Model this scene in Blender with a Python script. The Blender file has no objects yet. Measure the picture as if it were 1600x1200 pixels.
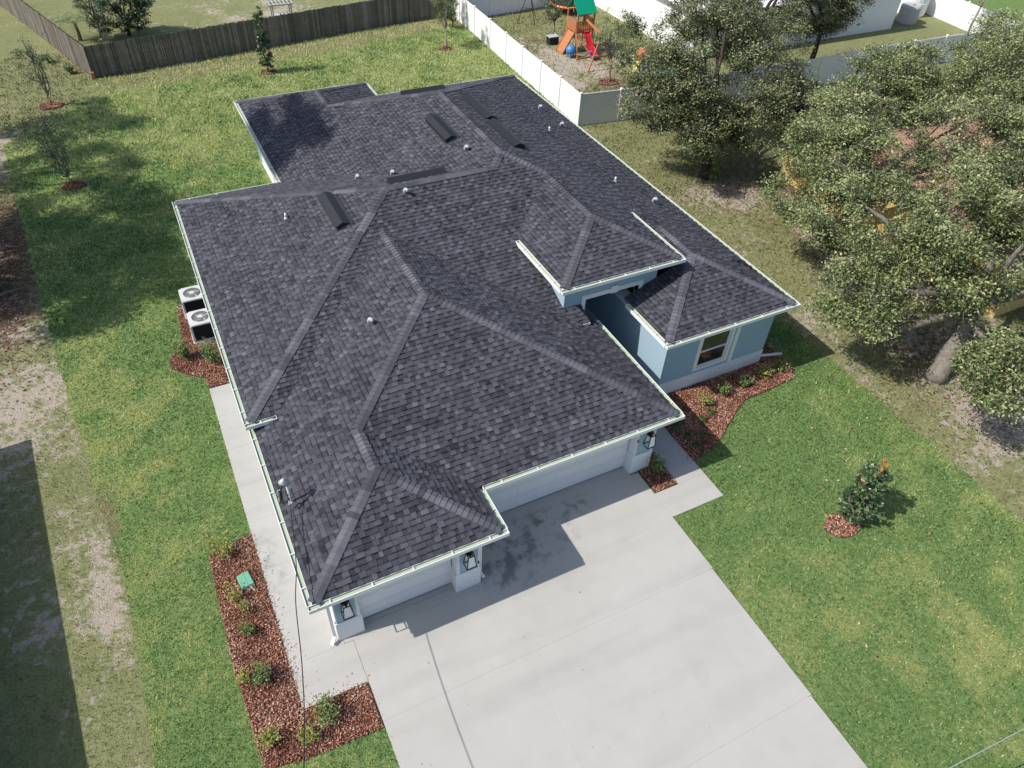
import bpy, math, random
import numpy as np
from mathutils import Vector, Matrix
C = bpy.context.scene.collection
scn = bpy.context.scene
rnd = random.Random(7)
NR = np.random.RandomState(11)
PI = math.pi

# ---------------------------------------------------------------- camera
def rot(ax, a):
    return Matrix.Rotation(math.radians(a), 4, ax)
cam = bpy.data.objects.new('camera', bpy.data.cameras.new('camera'))
C.objects.link(cam)
cam.matrix_world = Matrix.Translation((-0.241, -9.225, 17.817)) @ rot('Z', -28.936) @ rot('X', 90-43.558) @ rot('Z', 3.306)
cam.data.sensor_width = 36
cam.data.lens = 36*1138.43/1600
cam.data.clip_end = 2000
scn.camera = cam
# ---------------------------------------------------------------- light
SUNX, SUNY = -.917, .116           # horizontal run towards the sun per metre of height
elev = math.atan(1/math.hypot(SUNX, SUNY))
az = math.atan2(SUNX, SUNY)        # from +Y clockwise
w = bpy.data.worlds.new('World'); scn.world = w; w.use_nodes = True
sky = w.node_tree.nodes.new('ShaderNodeTexSky'); sky.sky_type = 'NISHITA'; sky.sun_disc = False
sky.sun_elevation = elev; sky.sun_rotation = az; sky.ozone_density = 1.0; sky.dust_density = 1.5
bg = w.node_tree.nodes['Background']; bg.inputs[1].default_value = .14
w.node_tree.links.new(sky.outputs[0], bg.inputs[0])
sl = bpy.data.lights.new('sun', 'SUN'); sl.energy = 4.6; sl.angle = math.radians(.5); sl.color = (1, .95, .87)
so = bpy.data.objects.new('sun', sl); C.objects.link(so)
so.rotation_euler = Vector((SUNX, SUNY, 1)).to_track_quat('Z', 'Y').to_euler()
so.location = (-30, 5, 40)
scn.view_settings.view_transform = 'Standard'; scn.view_settings.look = 'None'
scn.view_settings.gamma = 1; scn.view_settings.exposure = 0.12

# ---------------------------------------------------------------- materials
def mat(name, cols, rough=.8, noise=None, bump=None, tone=False, metal=0, amp=1., spec=.3, transl=0, attrs=()):
    """cols: ramp colours; factor = face attribute tone and/or noise (scale list)"""
    m = bpy.data.materials.new(name); m.use_nodes = True
    nt = m.node_tree; N = nt.nodes; Lk = nt.links
    b = N['Principled BSDF']; b.inputs['Roughness'].default_value = rough
    b.inputs['Metallic'].default_value = metal
    b.inputs['Specular IOR Level'].default_value = spec
    tc = N.new('ShaderNodeTexCoord')
    def nz(scale, detail=4, ro=.6, dist=0):
        n = N.new('ShaderNodeTexNoise'); n.inputs['Scale'].default_value = scale
        n.inputs['Detail'].default_value = detail; n.inputs['Roughness'].default_value = ro
        n.inputs['Distortion'].default_value = dist
        Lk.new(tc.outputs['Object'], n.inputs['Vector']); return n.outputs[0]
    def math_(op, a, c2):
        n = N.new('ShaderNodeMath'); n.operation = op
        for i, x in enumerate((a, c2)):
            if isinstance(x, (int, float)): n.inputs[i].default_value = x
            else: Lk.new(x, n.inputs[i])
        return n.outputs[0]
    fac = None
    if noise:
        for (s, wgt) in noise:
            x = math_('MULTIPLY', math_('SUBTRACT', nz(s), .5), wgt*2.2)
            fac = x if fac is None else math_('ADD', fac, x)
        fac = math_('ADD', fac, .5)
    if tone:
        a = N.new('ShaderNodeAttribute'); a.attribute_name = 'tone'
        fac = a.outputs['Fac'] if fac is None else math_('ADD', math_('SUBTRACT', fac, .5), a.outputs['Fac'])
    if len(cols) == 1 or fac is None:
        b.inputs['Base Color'].default_value = (*cols[0], 1)
        colout = None
    else:
        r = N.new('ShaderNodeValToRGB')
        while len(r.color_ramp.elements) < len(cols): r.color_ramp.elements.new(.5)
        for i, cc in enumerate(cols):
            r.color_ramp.elements[i].position = i/(len(cols)-1); r.color_ramp.elements[i].color = (*cc, 1)
        Lk.new(fac, r.inputs[0]); colout = r.outputs[0]
        for (an, ac, ns, sharp) in attrs:       # patches of another colour, edge broken by noise
            a = N.new('ShaderNodeAttribute'); a.attribute_name = an
            x = math_('ADD', a.outputs['Fac'], math_('MULTIPLY', math_('SUBTRACT', nz(ns, 7, .75), .5), 2.5))
            mr = N.new('ShaderNodeMapRange'); mr.inputs[1].default_value = .5-sharp; mr.inputs[2].default_value = .5+sharp
            Lk.new(x, mr.inputs[0])
            r2 = N.new('ShaderNodeValToRGB')
            r2.color_ramp.elements[0].color = (*[q*.72 for q in ac], 1); r2.color_ramp.elements[1].color = (*[min(1, q*1.2) for q in ac], 1)
            r2.color_ramp.elements[0].position = .35; r2.color_ramp.elements[1].position = .65
            Lk.new(nz(18, 5, .7), r2.inputs[0])
            mx = N.new('ShaderNodeMix'); mx.data_type = 'RGBA'
            Lk.new(mr.outputs[0], mx.inputs[0]); Lk.new(colout, mx.inputs[6]); Lk.new(r2.outputs[0], mx.inputs[7])
            colout = mx.outputs[2]
        Lk.new(colout, b.inputs['Base Color'])
    if bump:
        h = None
        for (s, d) in bump:
            x = math_('MULTIPLY', nz(s, 5, .65), d)
            h = x if h is None else math_('ADD', h, x)
        bn = N.new('ShaderNodeBump'); bn.inputs['Distance'].default_value = 1; bn.inputs['Strength'].default_value = 1
        Lk.new(h, bn.inputs['Height']); Lk.new(bn.outputs[0], b.inputs['Normal'])
    if transl:
        out = N['Material Output']; tr = N.new('ShaderNodeBsdfTranslucent'); ms = N.new('ShaderNodeMixShader')
        ms.inputs[0].default_value = transl
        if colout: Lk.new(colout, tr.inputs[0])
        else: tr.inputs[0].default_value = (*cols[0], 1)
        Lk.new(b.outputs[0], ms.inputs[1]); Lk.new(tr.outputs[0], ms.inputs[2]); Lk.new(ms.outputs[0], out.inputs[0])
    return m

M = {}
M['shingle'] = mat('asphalt_shingle', [(.014, .014, .019), (.056, .057, .070), (.096, .098, .120), (.155, .157, .185)], .93, noise=[(.45, .10), (1.6, .10), (9, .12), (90, .2)], bump=[(160, .004)], tone=True, spec=.2)
M['cap'] = mat('ridge_cap_shingle', [(.036, .036, .045), (.072, .073, .087), (.104, .105, .125), (.145, .146, .168)], .93, noise=[(4, .12), (70, .2)], bump=[(160, .004)], tone=True, spec=.2)
M['deck'] = mat('roof_underlay', [(.02, .02, .025)], .95)
M['gutter'] = mat('gutter_green_reflection', [(.36, .43, .32), (.44, .50, .39)], .45, noise=[(3, .5)], spec=.4)  # greenish reflection inside the trough, put into its base colour
M['white'] = mat('white_trim', [(.74, .75, .73), (.80, .80, .79)], .5, noise=[(6, .4)], spec=.4)
M['white_stucco'] = mat('white_stucco', [(.66, .68, .70), (.74, .75, .77)], .85, noise=[(2, .3), (40, .2)], bump=[(60, .003)])
M['blue'] = mat('blue_stucco', [(.29, .415, .50), (.335, .465, .55)], .88, noise=[(1.3, .3), (50, .3)], bump=[(70, .0035)])
M['door'] = mat('garage_door_paint', [(.66, .68, .70), (.76, .77, .79)], .5, noise=[(2, .3)], bump=[(120, .0006)], spec=.4)
M['black'] = mat('black_metal', [(.015, .015, .017)], .5, metal=.2, spec=.5)
M['glass'] = mat('window_glass', [(.02, .025, .022)], .08, spec=.8)
M['glassclear'] = mat('lantern_glass', [(.75, .78, .78)], .1, spec=.6)
M['dark'] = mat('dark_interior', [(.01, .01, .012)], .9)
M['vent'] = mat('black_vent_metal', [(.016, .018, .022), (.026, .029, .034)], .55, noise=[(5, .4)], metal=.2, spec=.4)
M['galv'] = mat('galvanised_metal', [(.42, .43, .44), (.58, .59, .60)], .45, noise=[(8, .5)], metal=.3, spec=.5)
M['concrete'] = mat('pale_concrete', [(.365, .35, .322), (.425, .413, .388), (.475, .466, .444)], .9, noise=[(.35, .35), (2.2, .2), (60, .12)], bump=[(90, .002)], spec=.2)
M['mulch'] = mat('mulch_chips', [(.07, .028, .018), (.28, .115, .072), (.47, .24, .165), (.70, .52, .42)], .95, noise=[(30, .2)], tone=True, spec=.1)
M['mulchbase'] = mat('mulch_base', [(.05, .025, .018), (.16, .08, .06)], .95, noise=[(40, .6)], bump=[(40, .03)], spec=.1)
M['litter'] = mat('dead_leaves', [(.05, .035, .025), (.15, .105, .07), (.30, .22, .15), (.45, .36, .26)], .9, tone=True, spec=.1)
M['bark'] = mat('grey_bark', [(.085, .072, .06), (.20, .18, .155), (.33, .30, .27)], .95, noise=[(7, .6)], bump=[(18, .03)], spec=.1)
M['darkbark'] = mat('dark_bark', [(.035, .028, .022), (.09, .075, .06)], .95, noise=[(7, .6)], bump=[(18, .02)], spec=.1)
M['leaf_oak'] = mat('oak_leaves', [(.018, .034, .011), (.135, .18, .062), (.34, .385, .165), (.54, .54, .31)], .6, tone=True, noise=[(.5, .25)], spec=.45, transl=.25)
M['leaf_oakdark'] = mat('dark_oak_leaves', [(.013, .022, .009), (.090, .114, .046), (.25, .275, .13), (.46, .46, .29)], .6, tone=True, noise=[(.5, .25)], spec=.45, transl=.2)
M['leaf_shrub'] = mat('shrub_leaves', [(.035, .06, .018), (.085, .14, .04), (.17, .23, .07), (.36, .38, .15)], .5, tone=True, spec=.4, transl=.2)
M['leaf_yellow'] = mat('yellow_green_leaves', [(.06, .09, .02), (.16, .20, .05), (.34, .34, .08), (.55, .42, .10)], .5, tone=True, spec=.4, transl=.2)
M['leaf_dark'] = mat('dark_glossy_leaves', [(.015, .035, .014), (.045, .085, .032), (.10, .17, .06), (.30, .38, .20)], .35, tone=True, spec=.5, transl=.1)
M['leaf_rust'] = mat('rust_leaves', [(.28, .09, .03), (.5, .2, .07)], .6, tone=True, spec=.3)
M['leaf_dull'] = mat('dull_leaves', [(.04, .065, .025), (.11, .155, .065), (.21, .27, .12), (.36, .41, .21)], .6, tone=True, spec=.3, transl=.2)
M['vinyl'] = mat('white_vinyl', [(.62, .64, .63), (.74, .75, .76), (.79, .80, .81)], .5, noise=[(.9, .35), (6, .25)], spec=.3)
M['oldwood'] = mat('weathered_fence_board', [(.070, .064, .052), (.155, .142, .120), (.29, .265, .235)], .95, noise=[(2, .25), (20, .2)], tone=True, bump=[(50, .004)], spec=.1)
M['cedar'] = mat('red_cedar', [(.36, .13, .055), (.50, .21, .10)], .7, noise=[(9, .5)])
M['green_plastic'] = mat('green_canvas', [(.0, .30, .17)], .6)
M['red_plastic'] = mat('red_plastic', [(.62, .02, .03)], .35, spec=.5)
M['blue_plastic'] = mat('blue_plastic', [(.05, .22, .55)], .4, spec=.5)
M['yellow_plastic'] = mat('yellow_plastic', [(.78, .70, .18)], .4, spec=.5)
M['orange_plastic'] = mat('orange_plastic', [(.85, .22, .06)], .4, spec=.5)
M['teal_plastic'] = mat('teal_plastic', [(.05, .45, .38)], .4, spec=.5)
M['valve'] = mat('valve_box_green', [(.16, .38, .27)], .5)
M['pinkroof'] = mat('faded_clay_shingle', [(.22, .125, .095), (.33, .20, .155), (.42, .27, .215)], .95, noise=[(1.5, .3), (12, .4)], bump=[(9, .03)], spec=.1)
M['yellow_wall'] = mat('mustard_stucco', [(.56, .39, .15), (.66, .48, .20)], .9, noise=[(3, .4)])
M['whitewall'] = mat('white_house_wall', [(.78, .78, .78), (.84, .84, .84)], .8, noise=[(1, .4)])
M['palegrey'] = mat('pale_grey_shingle', [(.36, .36, .37), (.46, .46, .47)], .9, noise=[(6, .5)])
M['hood'] = mat('vent_hood_paint', [(.40, .41, .42), (.48, .49, .5)], .5)
M['ac'] = mat('condenser_paint', [(.50, .51, .51), (.57, .57, .57)], .5, noise=[(8, .4)], spec=.4)
M['aclouvre'] = mat('condenser_coil', [(.03, .03, .03)], .7)
M['soil'] = mat('bare_soil', [(.07, .045, .035), (.17, .12, .09)], .95, noise=[(6, .5)], bump=[(12, .03)])
M['cable'] = mat('cable_rubber', [(.02, .02, .02)], .6)
M['cablegrey'] = mat('bare_aluminium_cable', [(.38, .38, .38)], .6)

# ---------------------------------------------------------------- helpers
def tag(o, label=None, cat=None, group=None, kind=None):
    if label: o['label'] = label
    if cat: o['category'] = cat
    if group: o['group'] = group
    if kind: o['kind'] = kind
    return o
def empty(name, loc=(0, 0, 0), rz=0):
    o = bpy.data.objects.new(name, None); C.objects.link(o); o.location = loc; o.rotation_euler = (0, 0, rz)
    o.empty_display_size = .2
    return o
class MB:
    def __init__(s): s.v = []; s.f = []; s.t = []; s.mi = []
    def face(s, pts, tone=.5, mi=0):
        n = len(s.v); s.v += [tuple(p) for p in pts]; s.f.append(tuple(range(n, n+len(pts)))); s.t.append(tone); s.mi.append(mi)
    def box(s, x0, y0, z0, x1, y1, z1, tone=.5, mi=0, M4=None):
        P = [Vector(p) for p in ((x0, y0, z0), (x1, y0, z0), (x1, y1, z0), (x0, y1, z0), (x0, y0, z1), (x1, y0, z1), (x1, y1, z1), (x0, y1, z1))]
        if M4 is not None: P = [M4 @ p for p in P]
        n = len(s.v); s.v += [tuple(p) for p in P]
        for f in ((0, 3, 2, 1), (4, 5, 6, 7), (0, 1, 5, 4), (1, 2, 6, 5), (2, 3, 7, 6), (3, 0, 4, 7)):
            s.f.append(tuple(n+i for i in f)); s.t.append(tone); s.mi.append(mi)
    def beam(s, a, b, wd, th=None, tone=.5, up=(0, 0, 1)):
        a = Vector(a); b = Vector(b); th = th or wd; d = (b-a); L = d.length; d.normalize()
        u = Vector(up)
        if abs(d.dot(u)) > .95: u = Vector((0, 1, 0))
        x = d.cross(u).normalized(); z = x.cross(d)
        M4 = Matrix.Translation(a) @ Matrix((( x.x, d.x, z.x, 0), (x.y, d.y, z.y, 0), (x.z, d.z, z.z, 0), (0, 0, 0, 1)))
        s.box(-wd/2, 0, -th/2, wd/2, L, th/2, tone, 0, M4)
    def tube(s, pts, rad, seg=8, tone=.5, cap=True):
        pts = [Vector(p) for p in pts]
        if isinstance(rad, (int, float)): rad = [rad]*len(pts)
        rings = []; px = None
        for i, p in enumerate(pts):
            d = (pts[min(i+1, len(pts)-1)]-pts[max(i-1, 0)]).normalized()
            if px is None:
                u = Vector((0, 0, 1)) if abs(d.z) < .9 else Vector((1, 0, 0)); px = d.cross(u).normalized()
            else: px = (px-d*px.dot(d)).normalized()
            py = d.cross(px); n = len(s.v)
            for k in range(seg):
                a = 2*PI*k/seg; s.v.append(tuple(p+(px*math.cos(a)+py*math.sin(a))*rad[i]))
            rings.append(n)
        for i in range(len(rings)-1):
            for k in range(seg):
                k2 = (k+1) % seg
                s.f.append((rings[i]+k, rings[i]+k2, rings[i+1]+k2, rings[i+1]+k)); s.t.append(tone); s.mi.append(0)
        if cap:
            s.f.append(tuple(rings[0]+k for k in range(seg))[::-1]); s.t.append(tone); s.mi.append(0)
            s.f.append(tuple(rings[-1]+k for k in range(seg))); s.t.append(tone); s.mi.append(0)
    def lathe(s, c, prof, seg=16, tone=.5):
        s.tube([(c[0], c[1], c[2]+z) for r, z in prof], [r for r, z in prof], seg, tone)
    def build(s, name, m, parent=None, smooth=False):
        me = bpy.data.meshes.new(name); me.from_pydata(s.v, [], s.f)
        a = me.attributes.new('tone', 'FLOAT', 'FACE'); a.data.foreach_set('value', np.array(s.t, dtype=np.float32))
        ms = m if isinstance(m, list) else [m]
        for x in ms: me.materials.append(M[x] if isinstance(x, str) else x)
        me.polygons.foreach_set('material_index', s.mi)
        if smooth: me.polygons.foreach_set('use_smooth', [True]*len(s.f))
        me.update()
        o = bpy.data.objects.new(name, me); C.objects.link(o)
        if parent: o.parent = parent
        return o
def np_mesh(name, V, F, tone, m, parent=None):
    me = bpy.data.meshes.new(name); k = F.shape[1]
    me.vertices.add(len(V)); me.vertices.foreach_set('co', V.astype(np.float32).ravel())
    me.loops.add(F.size); me.loops.foreach_set('vertex_index', F.astype(np.int32).ravel())
    me.polygons.add(len(F)); me.polygons.foreach_set('loop_start', np.arange(0, F.size, k, dtype=np.int32))
    me.update(calc_edges=True)
    a = me.attributes.new('tone', 'FLOAT', 'FACE'); a.data.foreach_set('value', np.asarray(tone, dtype=np.float32))
    me.materials.append(M[m]); me.validate()
    o = bpy.data.objects.new(name, me); C.objects.link(o)
    if parent: o.parent = parent
    return o
def leaves(P, size, ratio=.5, flat=.0, seed=0):
    """diamond leaves at points P (n,3) -> V,F ; flat in 0..1 turns them face up"""
    R = np.random.RandomState(seed); n = len(P)
    nrm = R.normal(size=(n, 3)); nrm[:, 2] = np.abs(nrm[:, 2])+flat*3; nrm /= np.linalg.norm(nrm, axis=1)[:, None]
    t = R.normal(size=(n, 3)); t -= nrm*(t*nrm).sum(1)[:, None]; t /= np.linalg.norm(t, axis=1)[:, None]
    b = np.cross(nrm, t); s = (size*R.uniform(.6, 1.3, n))[:, None]
    V = np.stack([P-t*s*.5, P+b*s*ratio*.5+nrm*s*.06, P+t*s*.5, P-b*s*ratio*.5+nrm*s*.06], 1).reshape(-1, 3)
    return V, np.arange(n*4).reshape(n, 4)
def inpoly(x, y, poly):
    r = np.zeros(len(x), bool); n = len(poly); j = n-1
    for i in range(n):
        xi, yi = poly[i]; xj, yj = poly[j]
        c = ((yi > y) != (yj > y)) & (x < (xj-xi)*(y-yi)/(yj-yi+1e-12)+xi); r ^= c; j = i
    return r
def vnoise(x, y, s, seed=0):
    R = np.random.RandomState(seed); G = R.rand(64, 64)
    x = x/s; y = y/s; xi = np.floor(x).astype(int); yi = np.floor(y).astype(int)
    fx = x-xi; fy = y-yi; fx = fx*fx*(3-2*fx); fy = fy*fy*(3-2*fy)
    g = lambda a, b: G[a % 64, b % 64]
    return (g(xi, yi)*(1-fx)+g(xi+1, yi)*fx)*(1-fy)+(g(xi, yi+1)*(1-fx)+g(xi+1, yi+1)*fx)*fy

# ---------------------------------------------------------------- ground
LAWN = [(-4.2, -14), (-4.1, -.7), (-4.1, 2.6), (-4.22, 5.2), (-4.64, 8.0), (-4.7, 9.45), (-5.2, 13.45), (-5.6, 17.9), (-6.0, 22.3), (-6.75, 31.5), (-6.9, 33.4),
        (-4, 36.5), (-2.3, 40.7), (7.7, 42.3), (22.5, 44.9), (22.5, 38), (21.7, 25), (20.9, 17), (19.6, 9.5), (20.4, 6), (20.45, 3.3), (20.35, -14)]
def grid_sheet(name, x0, y0, x1, y1, st, z, m, masks, clip=None):
    xs = np.arange(x0, x1+st/2, st); ys = np.arange(y0, y1+st/2, st)
    X, Y = np.meshgrid(xs, ys); nx = len(xs); ny = len(ys)
    V = np.stack([X.ravel(), Y.ravel(), np.full(X.size, z)], 1)
    i, j = np.meshgrid(np.arange(nx-1), np.arange(ny-1)); a = (j*nx+i).ravel()
    F = np.stack([a, a+1, a+1+nx, a+nx], 1)
    o = np_mesh(name, V, F, np.zeros(len(F)), m)
    for n_, fn in masks.items():
        at = o.data.attributes.new(n_, 'FLOAT', 'POINT'); at.data.foreach_set('value', fn(V[:, 0], V[:, 1]).astype(np.float32))
    return o
def blob(x, y, cx, cy, rx, ry): return np.exp(-(((x-cx)/rx)**2+((y-cy)/ry)**2))
def sand_fn(x, y):
    s = .10+.0*x
    s += .42*blob(x, y, 25.5, 15.0, 4.5, 2.2)+.25*blob(x, y, 23.0, -2.0, 1.6, 5)+.6*blob(x, y, 26, -5.0, 3, 4)+.42*blob(x, y, 24.5, -1, 3, 2)
    s += .6*blob(x, y, 26, 32, 4, 5)+.35*blob(x, y, 21.0, 8, 1.1, 4)+.34*blob(x, y, -7.0, 13, 1.8, 4)+.6*blob(x, y, -4.62, 4.5, .30, 1.7)
    s += .45*blob(x, y, -7, 33, 2.0, 2.5)+.12*blob(x, y, -5.3, 8, 1.6, 6)+.25*blob(x, y, -4.25, 0, .3, 8)+.6*blob(x, y, 2, 45, 2.5, 1.3)+.35*blob(x, y, 9, 50, 6, 4)+.5*blob(x, y, 27, 7, 3, 6)
    s += .10*np.clip((-4.2-x)/.6, 0, 1)*np.clip((20-y)/4, 0, 1)
    return s+.45*(vnoise(x, y, 1.3, 3)-.5)+.35*(vnoise(x, y, .5, 13)-.5)
def dirt_fn(x, y):
    s = .05+.0*x
    s += .95*blob(x, y, -7.2, 21.5, 1.6, 7)+.5*blob(x, y, 27.5, 14.5, 4, 3)+.6*blob(x, y, -1, 43.5, 3.5, 1.5)+.5*blob(x, y, 29, 28.5, 4, 3)+.45*blob(x, y, 46, 27.5, 9, 1.5)+.55*blob(x, y, 24.5, 2, 3, 2.5)+.5*blob(x, y, 26, 38, 1.6, 1)
    return s+.25*(vnoise(x, y, 1.3, 5)-.5)
def dull_fn(x, y):
    return .25+.55*blob(x, y, 27, 27, 6, 14)+.3*(vnoise(x, y, 4, 9)-.5)+0*x
M['ground'] = mat('sparse_dry_grass', [(.080, .095, .040), (.165, .185, .078), (.27, .275, .135), (.42, .385, .235)], .95, noise=[(.5, .16), (4, .26), (16, .34)],
    bump=[(22, .05), (5, .04)], spec=.1, attrs=[('dirt', (.15, .095, .068), 2.6, .12), ('sand', (.43, .37, .305), 3.1, .12)])
def yel_fn(x, y):
    s = .24+.40*(vnoise(x, y, 2.2, 21)-.4)+.80*(vnoise(x, y, .7, 22)-.5)+.3*(vnoise(x, y, .33, 24)-.5)+.34*np.clip((y-24)/8, 0, 1)
    s += .30*blob(x, y, 1.5, 29.5, 3.5, 1.6)+.25*blob(x, y, 12, 34, 8, 5)+.08*blob(x, y, 17.5, -6.5, 3, 3)+.3*blob(x, y, -3.9, 6, .9, 5)
    s -= .35*blob(x, y, 14, 1, 3.5, 1.5)+.25*blob(x, y, 17, .5, 4, 3)
    return s
def weed_fn(x, y):
    ed = np.minimum(np.abs(x-20.4), 1)*0
    return .02+.75*np.clip((y-39.2-.17*(x-8))/1.2, 0, 1)+.95*blob(x, y, -4.45, 6.9, .33, 1.4)+.25*blob(x, y, 20.4, 1, .35, 6)+ed
M['lawn'] = mat('sod_grass', [(.030, .070, .022), (.12, .21, .066), (.22, .32, .11), (.42, .50, .21)], .95, noise=[(.8, .10), (5, .24), (13, .5), (34, .5)],
    bump=[(30, .09), (10, .05)], spec=.1, attrs=[('yel', (.35, .385, .14), 4.5, .28), ('weed', (.26, .235, .125), 3, .22)])
far = MB(); far.box(-400, -400, -1, 600, 700, -.03)
tag(far.build('ground', 'ground'), kind='structure')
g = grid_sheet('dry_yard_ground', -18, -16, 82, 92, .4, 0.0, 'ground', dict(sand=sand_fn, dirt=dirt_fn)); tag(g, kind='structure')
def poly_sheet(name, poly, z, m, masks=None, st=.35, kind='structure', label=None, cat=None):
    P = np.array(poly); x0, y0 = P.min(0); x1, y1 = P.max(0)
    # triangulated polygon body cut from a fine grid, with the rim following the polygon
    import bmesh
    bm = bmesh.new(); vs = [bm.verts.new((p[0], p[1], z)) for p in poly]; bm.faces.new(vs)
    bmesh.ops.triangulate(bm, faces=bm.faces[:])
    for k in range(int((x1-x0)/st)+1):
        bmesh.ops.bisect_plane(bm, geom=bm.verts[:]+bm.edges[:]+bm.faces[:], plane_co=(x0+k*st, 0, 0), plane_no=(1, 0, 0))
    for k in range(int((y1-y0)/st)+1):
        bmesh.ops.bisect_plane(bm, geom=bm.verts[:]+bm.edges[:]+bm.faces[:], plane_co=(0, y0+k*st, 0), plane_no=(0, 1, 0))
    bmesh.ops.recalc_face_normals(bm, faces=bm.faces[:])
    me = bpy.data.meshes.new(name); bm.to_mesh(me); bm.free()
    if len(me.polygons) and me.polygons[0].normal.z < 0: me.flip_normals()
    co = np.zeros(len(me.vertices)*3); me.vertices.foreach_get('co', co); co = co.reshape(-1, 3)
    for n_, fn in (masks or {}).items():
        at = me.attributes.new(n_, 'FLOAT', 'POINT'); at.data.foreach_set('value', fn(co[:, 0], co[:, 1]).astype(np.float32))
    me.materials.append(M[m]); o = bpy.data.objects.new(name, me); C.objects.link(o); tag(o, label, cat, kind=kind); return o
o_ = MB(); o_.box(60.6, 22, .001, 82, 60, .01); o_ = o_.build('neighbour_lawn', 'lawn'); tag(o_, kind='structure')
# wavy rim of the sod
rim = []
for i in range(len(LAWN)):
    a = np.array(LAWN[i]); b = np.array(LAWN[(i+1) % len(LAWN)]); n = max(1, int(np.linalg.norm(b-a)/.25))
    nn = np.array([b[1]-a[1], a[0]-b[0]])/np.linalg.norm(b-a)
    for k in range(n):
        p = a+(b-a)*k/n; rim.append(tuple(p+nn*NR.normal(0, .03)))
poly_sheet('lawn', rim, .02, 'lawn', dict(yel=yel_fn, weed=weed_fn), st=.5)

# concrete: slabs with real joints (narrow gaps over a dark bed)
STAIN = dict()
BED2 = {'driveway': [(.85, -13.9, 10.48, .6), (4.5, .5, 10.35, 2.38)], 'side_walkway': [(-.78, -.86, .58, 11.15)], 'front_walkway': [(11.55, 0, 12.53, 9.5)]}
def slab(name, rects, z=.048):
    mb = MB()
    for (x0, y0, x1, y1) in rects: mb.box(x0, y0, -.02, x1, y1, z)
    for (x0, y0, x1, y1) in BED2[name]: mb.box(x0, y0, -.03, x1, y1, z-.006)
    o = mb.build(name, 'drive'); tag(o, kind='structure')
    bv = o.modifiers.new('bevel', 'BEVEL'); bv.width = .006; bv.segments = 1
    return o
def drive_mat():
    m = M['concrete'].copy(); m.name = 'driveway_concrete'; nt = m.node_tree; N = nt.nodes; Lk = nt.links
    b = N['Principled BSDF']; src = b.inputs['Base Color'].links[0].from_socket
    tc = N.new('ShaderNodeTexCoord')
    # damp patches in front of the double door
    def mk(op, *a):
        n = N.new('ShaderNodeMath'); n.operation = op
        for i, x in enumerate(a):
            if isinstance(x, (int, float)): n.inputs[i].default_value = x
            else: Lk.new(x, n.inputs[i])
        return n.outputs[0]
    tot = None
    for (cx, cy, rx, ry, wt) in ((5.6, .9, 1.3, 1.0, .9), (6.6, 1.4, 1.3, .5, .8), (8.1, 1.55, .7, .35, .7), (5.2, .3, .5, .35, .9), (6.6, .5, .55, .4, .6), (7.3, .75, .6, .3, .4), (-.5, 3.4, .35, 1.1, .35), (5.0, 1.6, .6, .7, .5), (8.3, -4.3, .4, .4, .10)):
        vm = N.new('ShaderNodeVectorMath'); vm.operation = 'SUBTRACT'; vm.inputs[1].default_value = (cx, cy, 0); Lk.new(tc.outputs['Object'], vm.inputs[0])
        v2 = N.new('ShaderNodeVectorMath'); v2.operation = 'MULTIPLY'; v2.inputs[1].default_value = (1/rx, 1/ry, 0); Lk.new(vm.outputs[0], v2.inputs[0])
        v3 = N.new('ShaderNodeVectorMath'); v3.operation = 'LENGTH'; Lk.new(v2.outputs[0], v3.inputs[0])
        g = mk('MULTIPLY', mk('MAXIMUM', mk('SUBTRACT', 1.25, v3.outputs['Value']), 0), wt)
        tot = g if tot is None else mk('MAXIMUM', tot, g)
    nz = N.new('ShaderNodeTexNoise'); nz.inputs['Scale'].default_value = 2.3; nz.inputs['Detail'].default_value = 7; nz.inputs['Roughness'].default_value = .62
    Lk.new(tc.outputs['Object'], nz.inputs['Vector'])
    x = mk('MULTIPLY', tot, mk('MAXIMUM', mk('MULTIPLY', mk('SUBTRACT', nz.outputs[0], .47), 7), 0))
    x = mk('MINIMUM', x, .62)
    # faint finishing bands across the drive
    mp = N.new('ShaderNodeMapping'); mp.inputs['Scale'].default_value = (.06, .9, 1); Lk.new(tc.outputs['Object'], mp.inputs[0])
    n2 = N.new('ShaderNodeTexNoise'); n2.inputs['Scale'].default_value = 1.6; n2.inputs['Detail'].default_value = 3; Lk.new(mp.outputs[0], n2.inputs['Vector'])
    x2 = mk('MULTIPLY', mk('MAXIMUM', mk('SUBTRACT', n2.outputs[0], .5), 0), .55)
    x = mk('ADD', x, x2)
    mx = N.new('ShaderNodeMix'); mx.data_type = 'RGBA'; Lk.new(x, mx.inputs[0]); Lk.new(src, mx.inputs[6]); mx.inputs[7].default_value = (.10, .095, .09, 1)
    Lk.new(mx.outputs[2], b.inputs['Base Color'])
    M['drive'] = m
drive_mat()
g_ = .005
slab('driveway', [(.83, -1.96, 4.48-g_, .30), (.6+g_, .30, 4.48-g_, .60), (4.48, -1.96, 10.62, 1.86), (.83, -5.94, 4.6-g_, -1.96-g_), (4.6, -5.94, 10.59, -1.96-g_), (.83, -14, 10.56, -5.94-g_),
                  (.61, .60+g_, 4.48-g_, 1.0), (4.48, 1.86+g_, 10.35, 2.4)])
slab('side_walkway', [(-.8, y0, .83-g_ if y1 < 1 else .6, y1-g_) for y0, y1 in ((-.88, .30), (.30, 1.8), (1.8, 3.3), (3.3, 5.05), (5.05, 6.5), (6.5, 8.1), (8.1, 9.7), (9.7, 11.18))])
slab('front_walkway', [(10.62+g_, -.02, 12.55, .94), (11.53, .94+g_, 12.55, 2.6), (11.1, 2.6+g_, 12.55, 4.4), (11.1, 4.4+g_, 13.0, 7.0), (11.1, 7.0+g_, 13.0, 9.6)])

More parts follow.
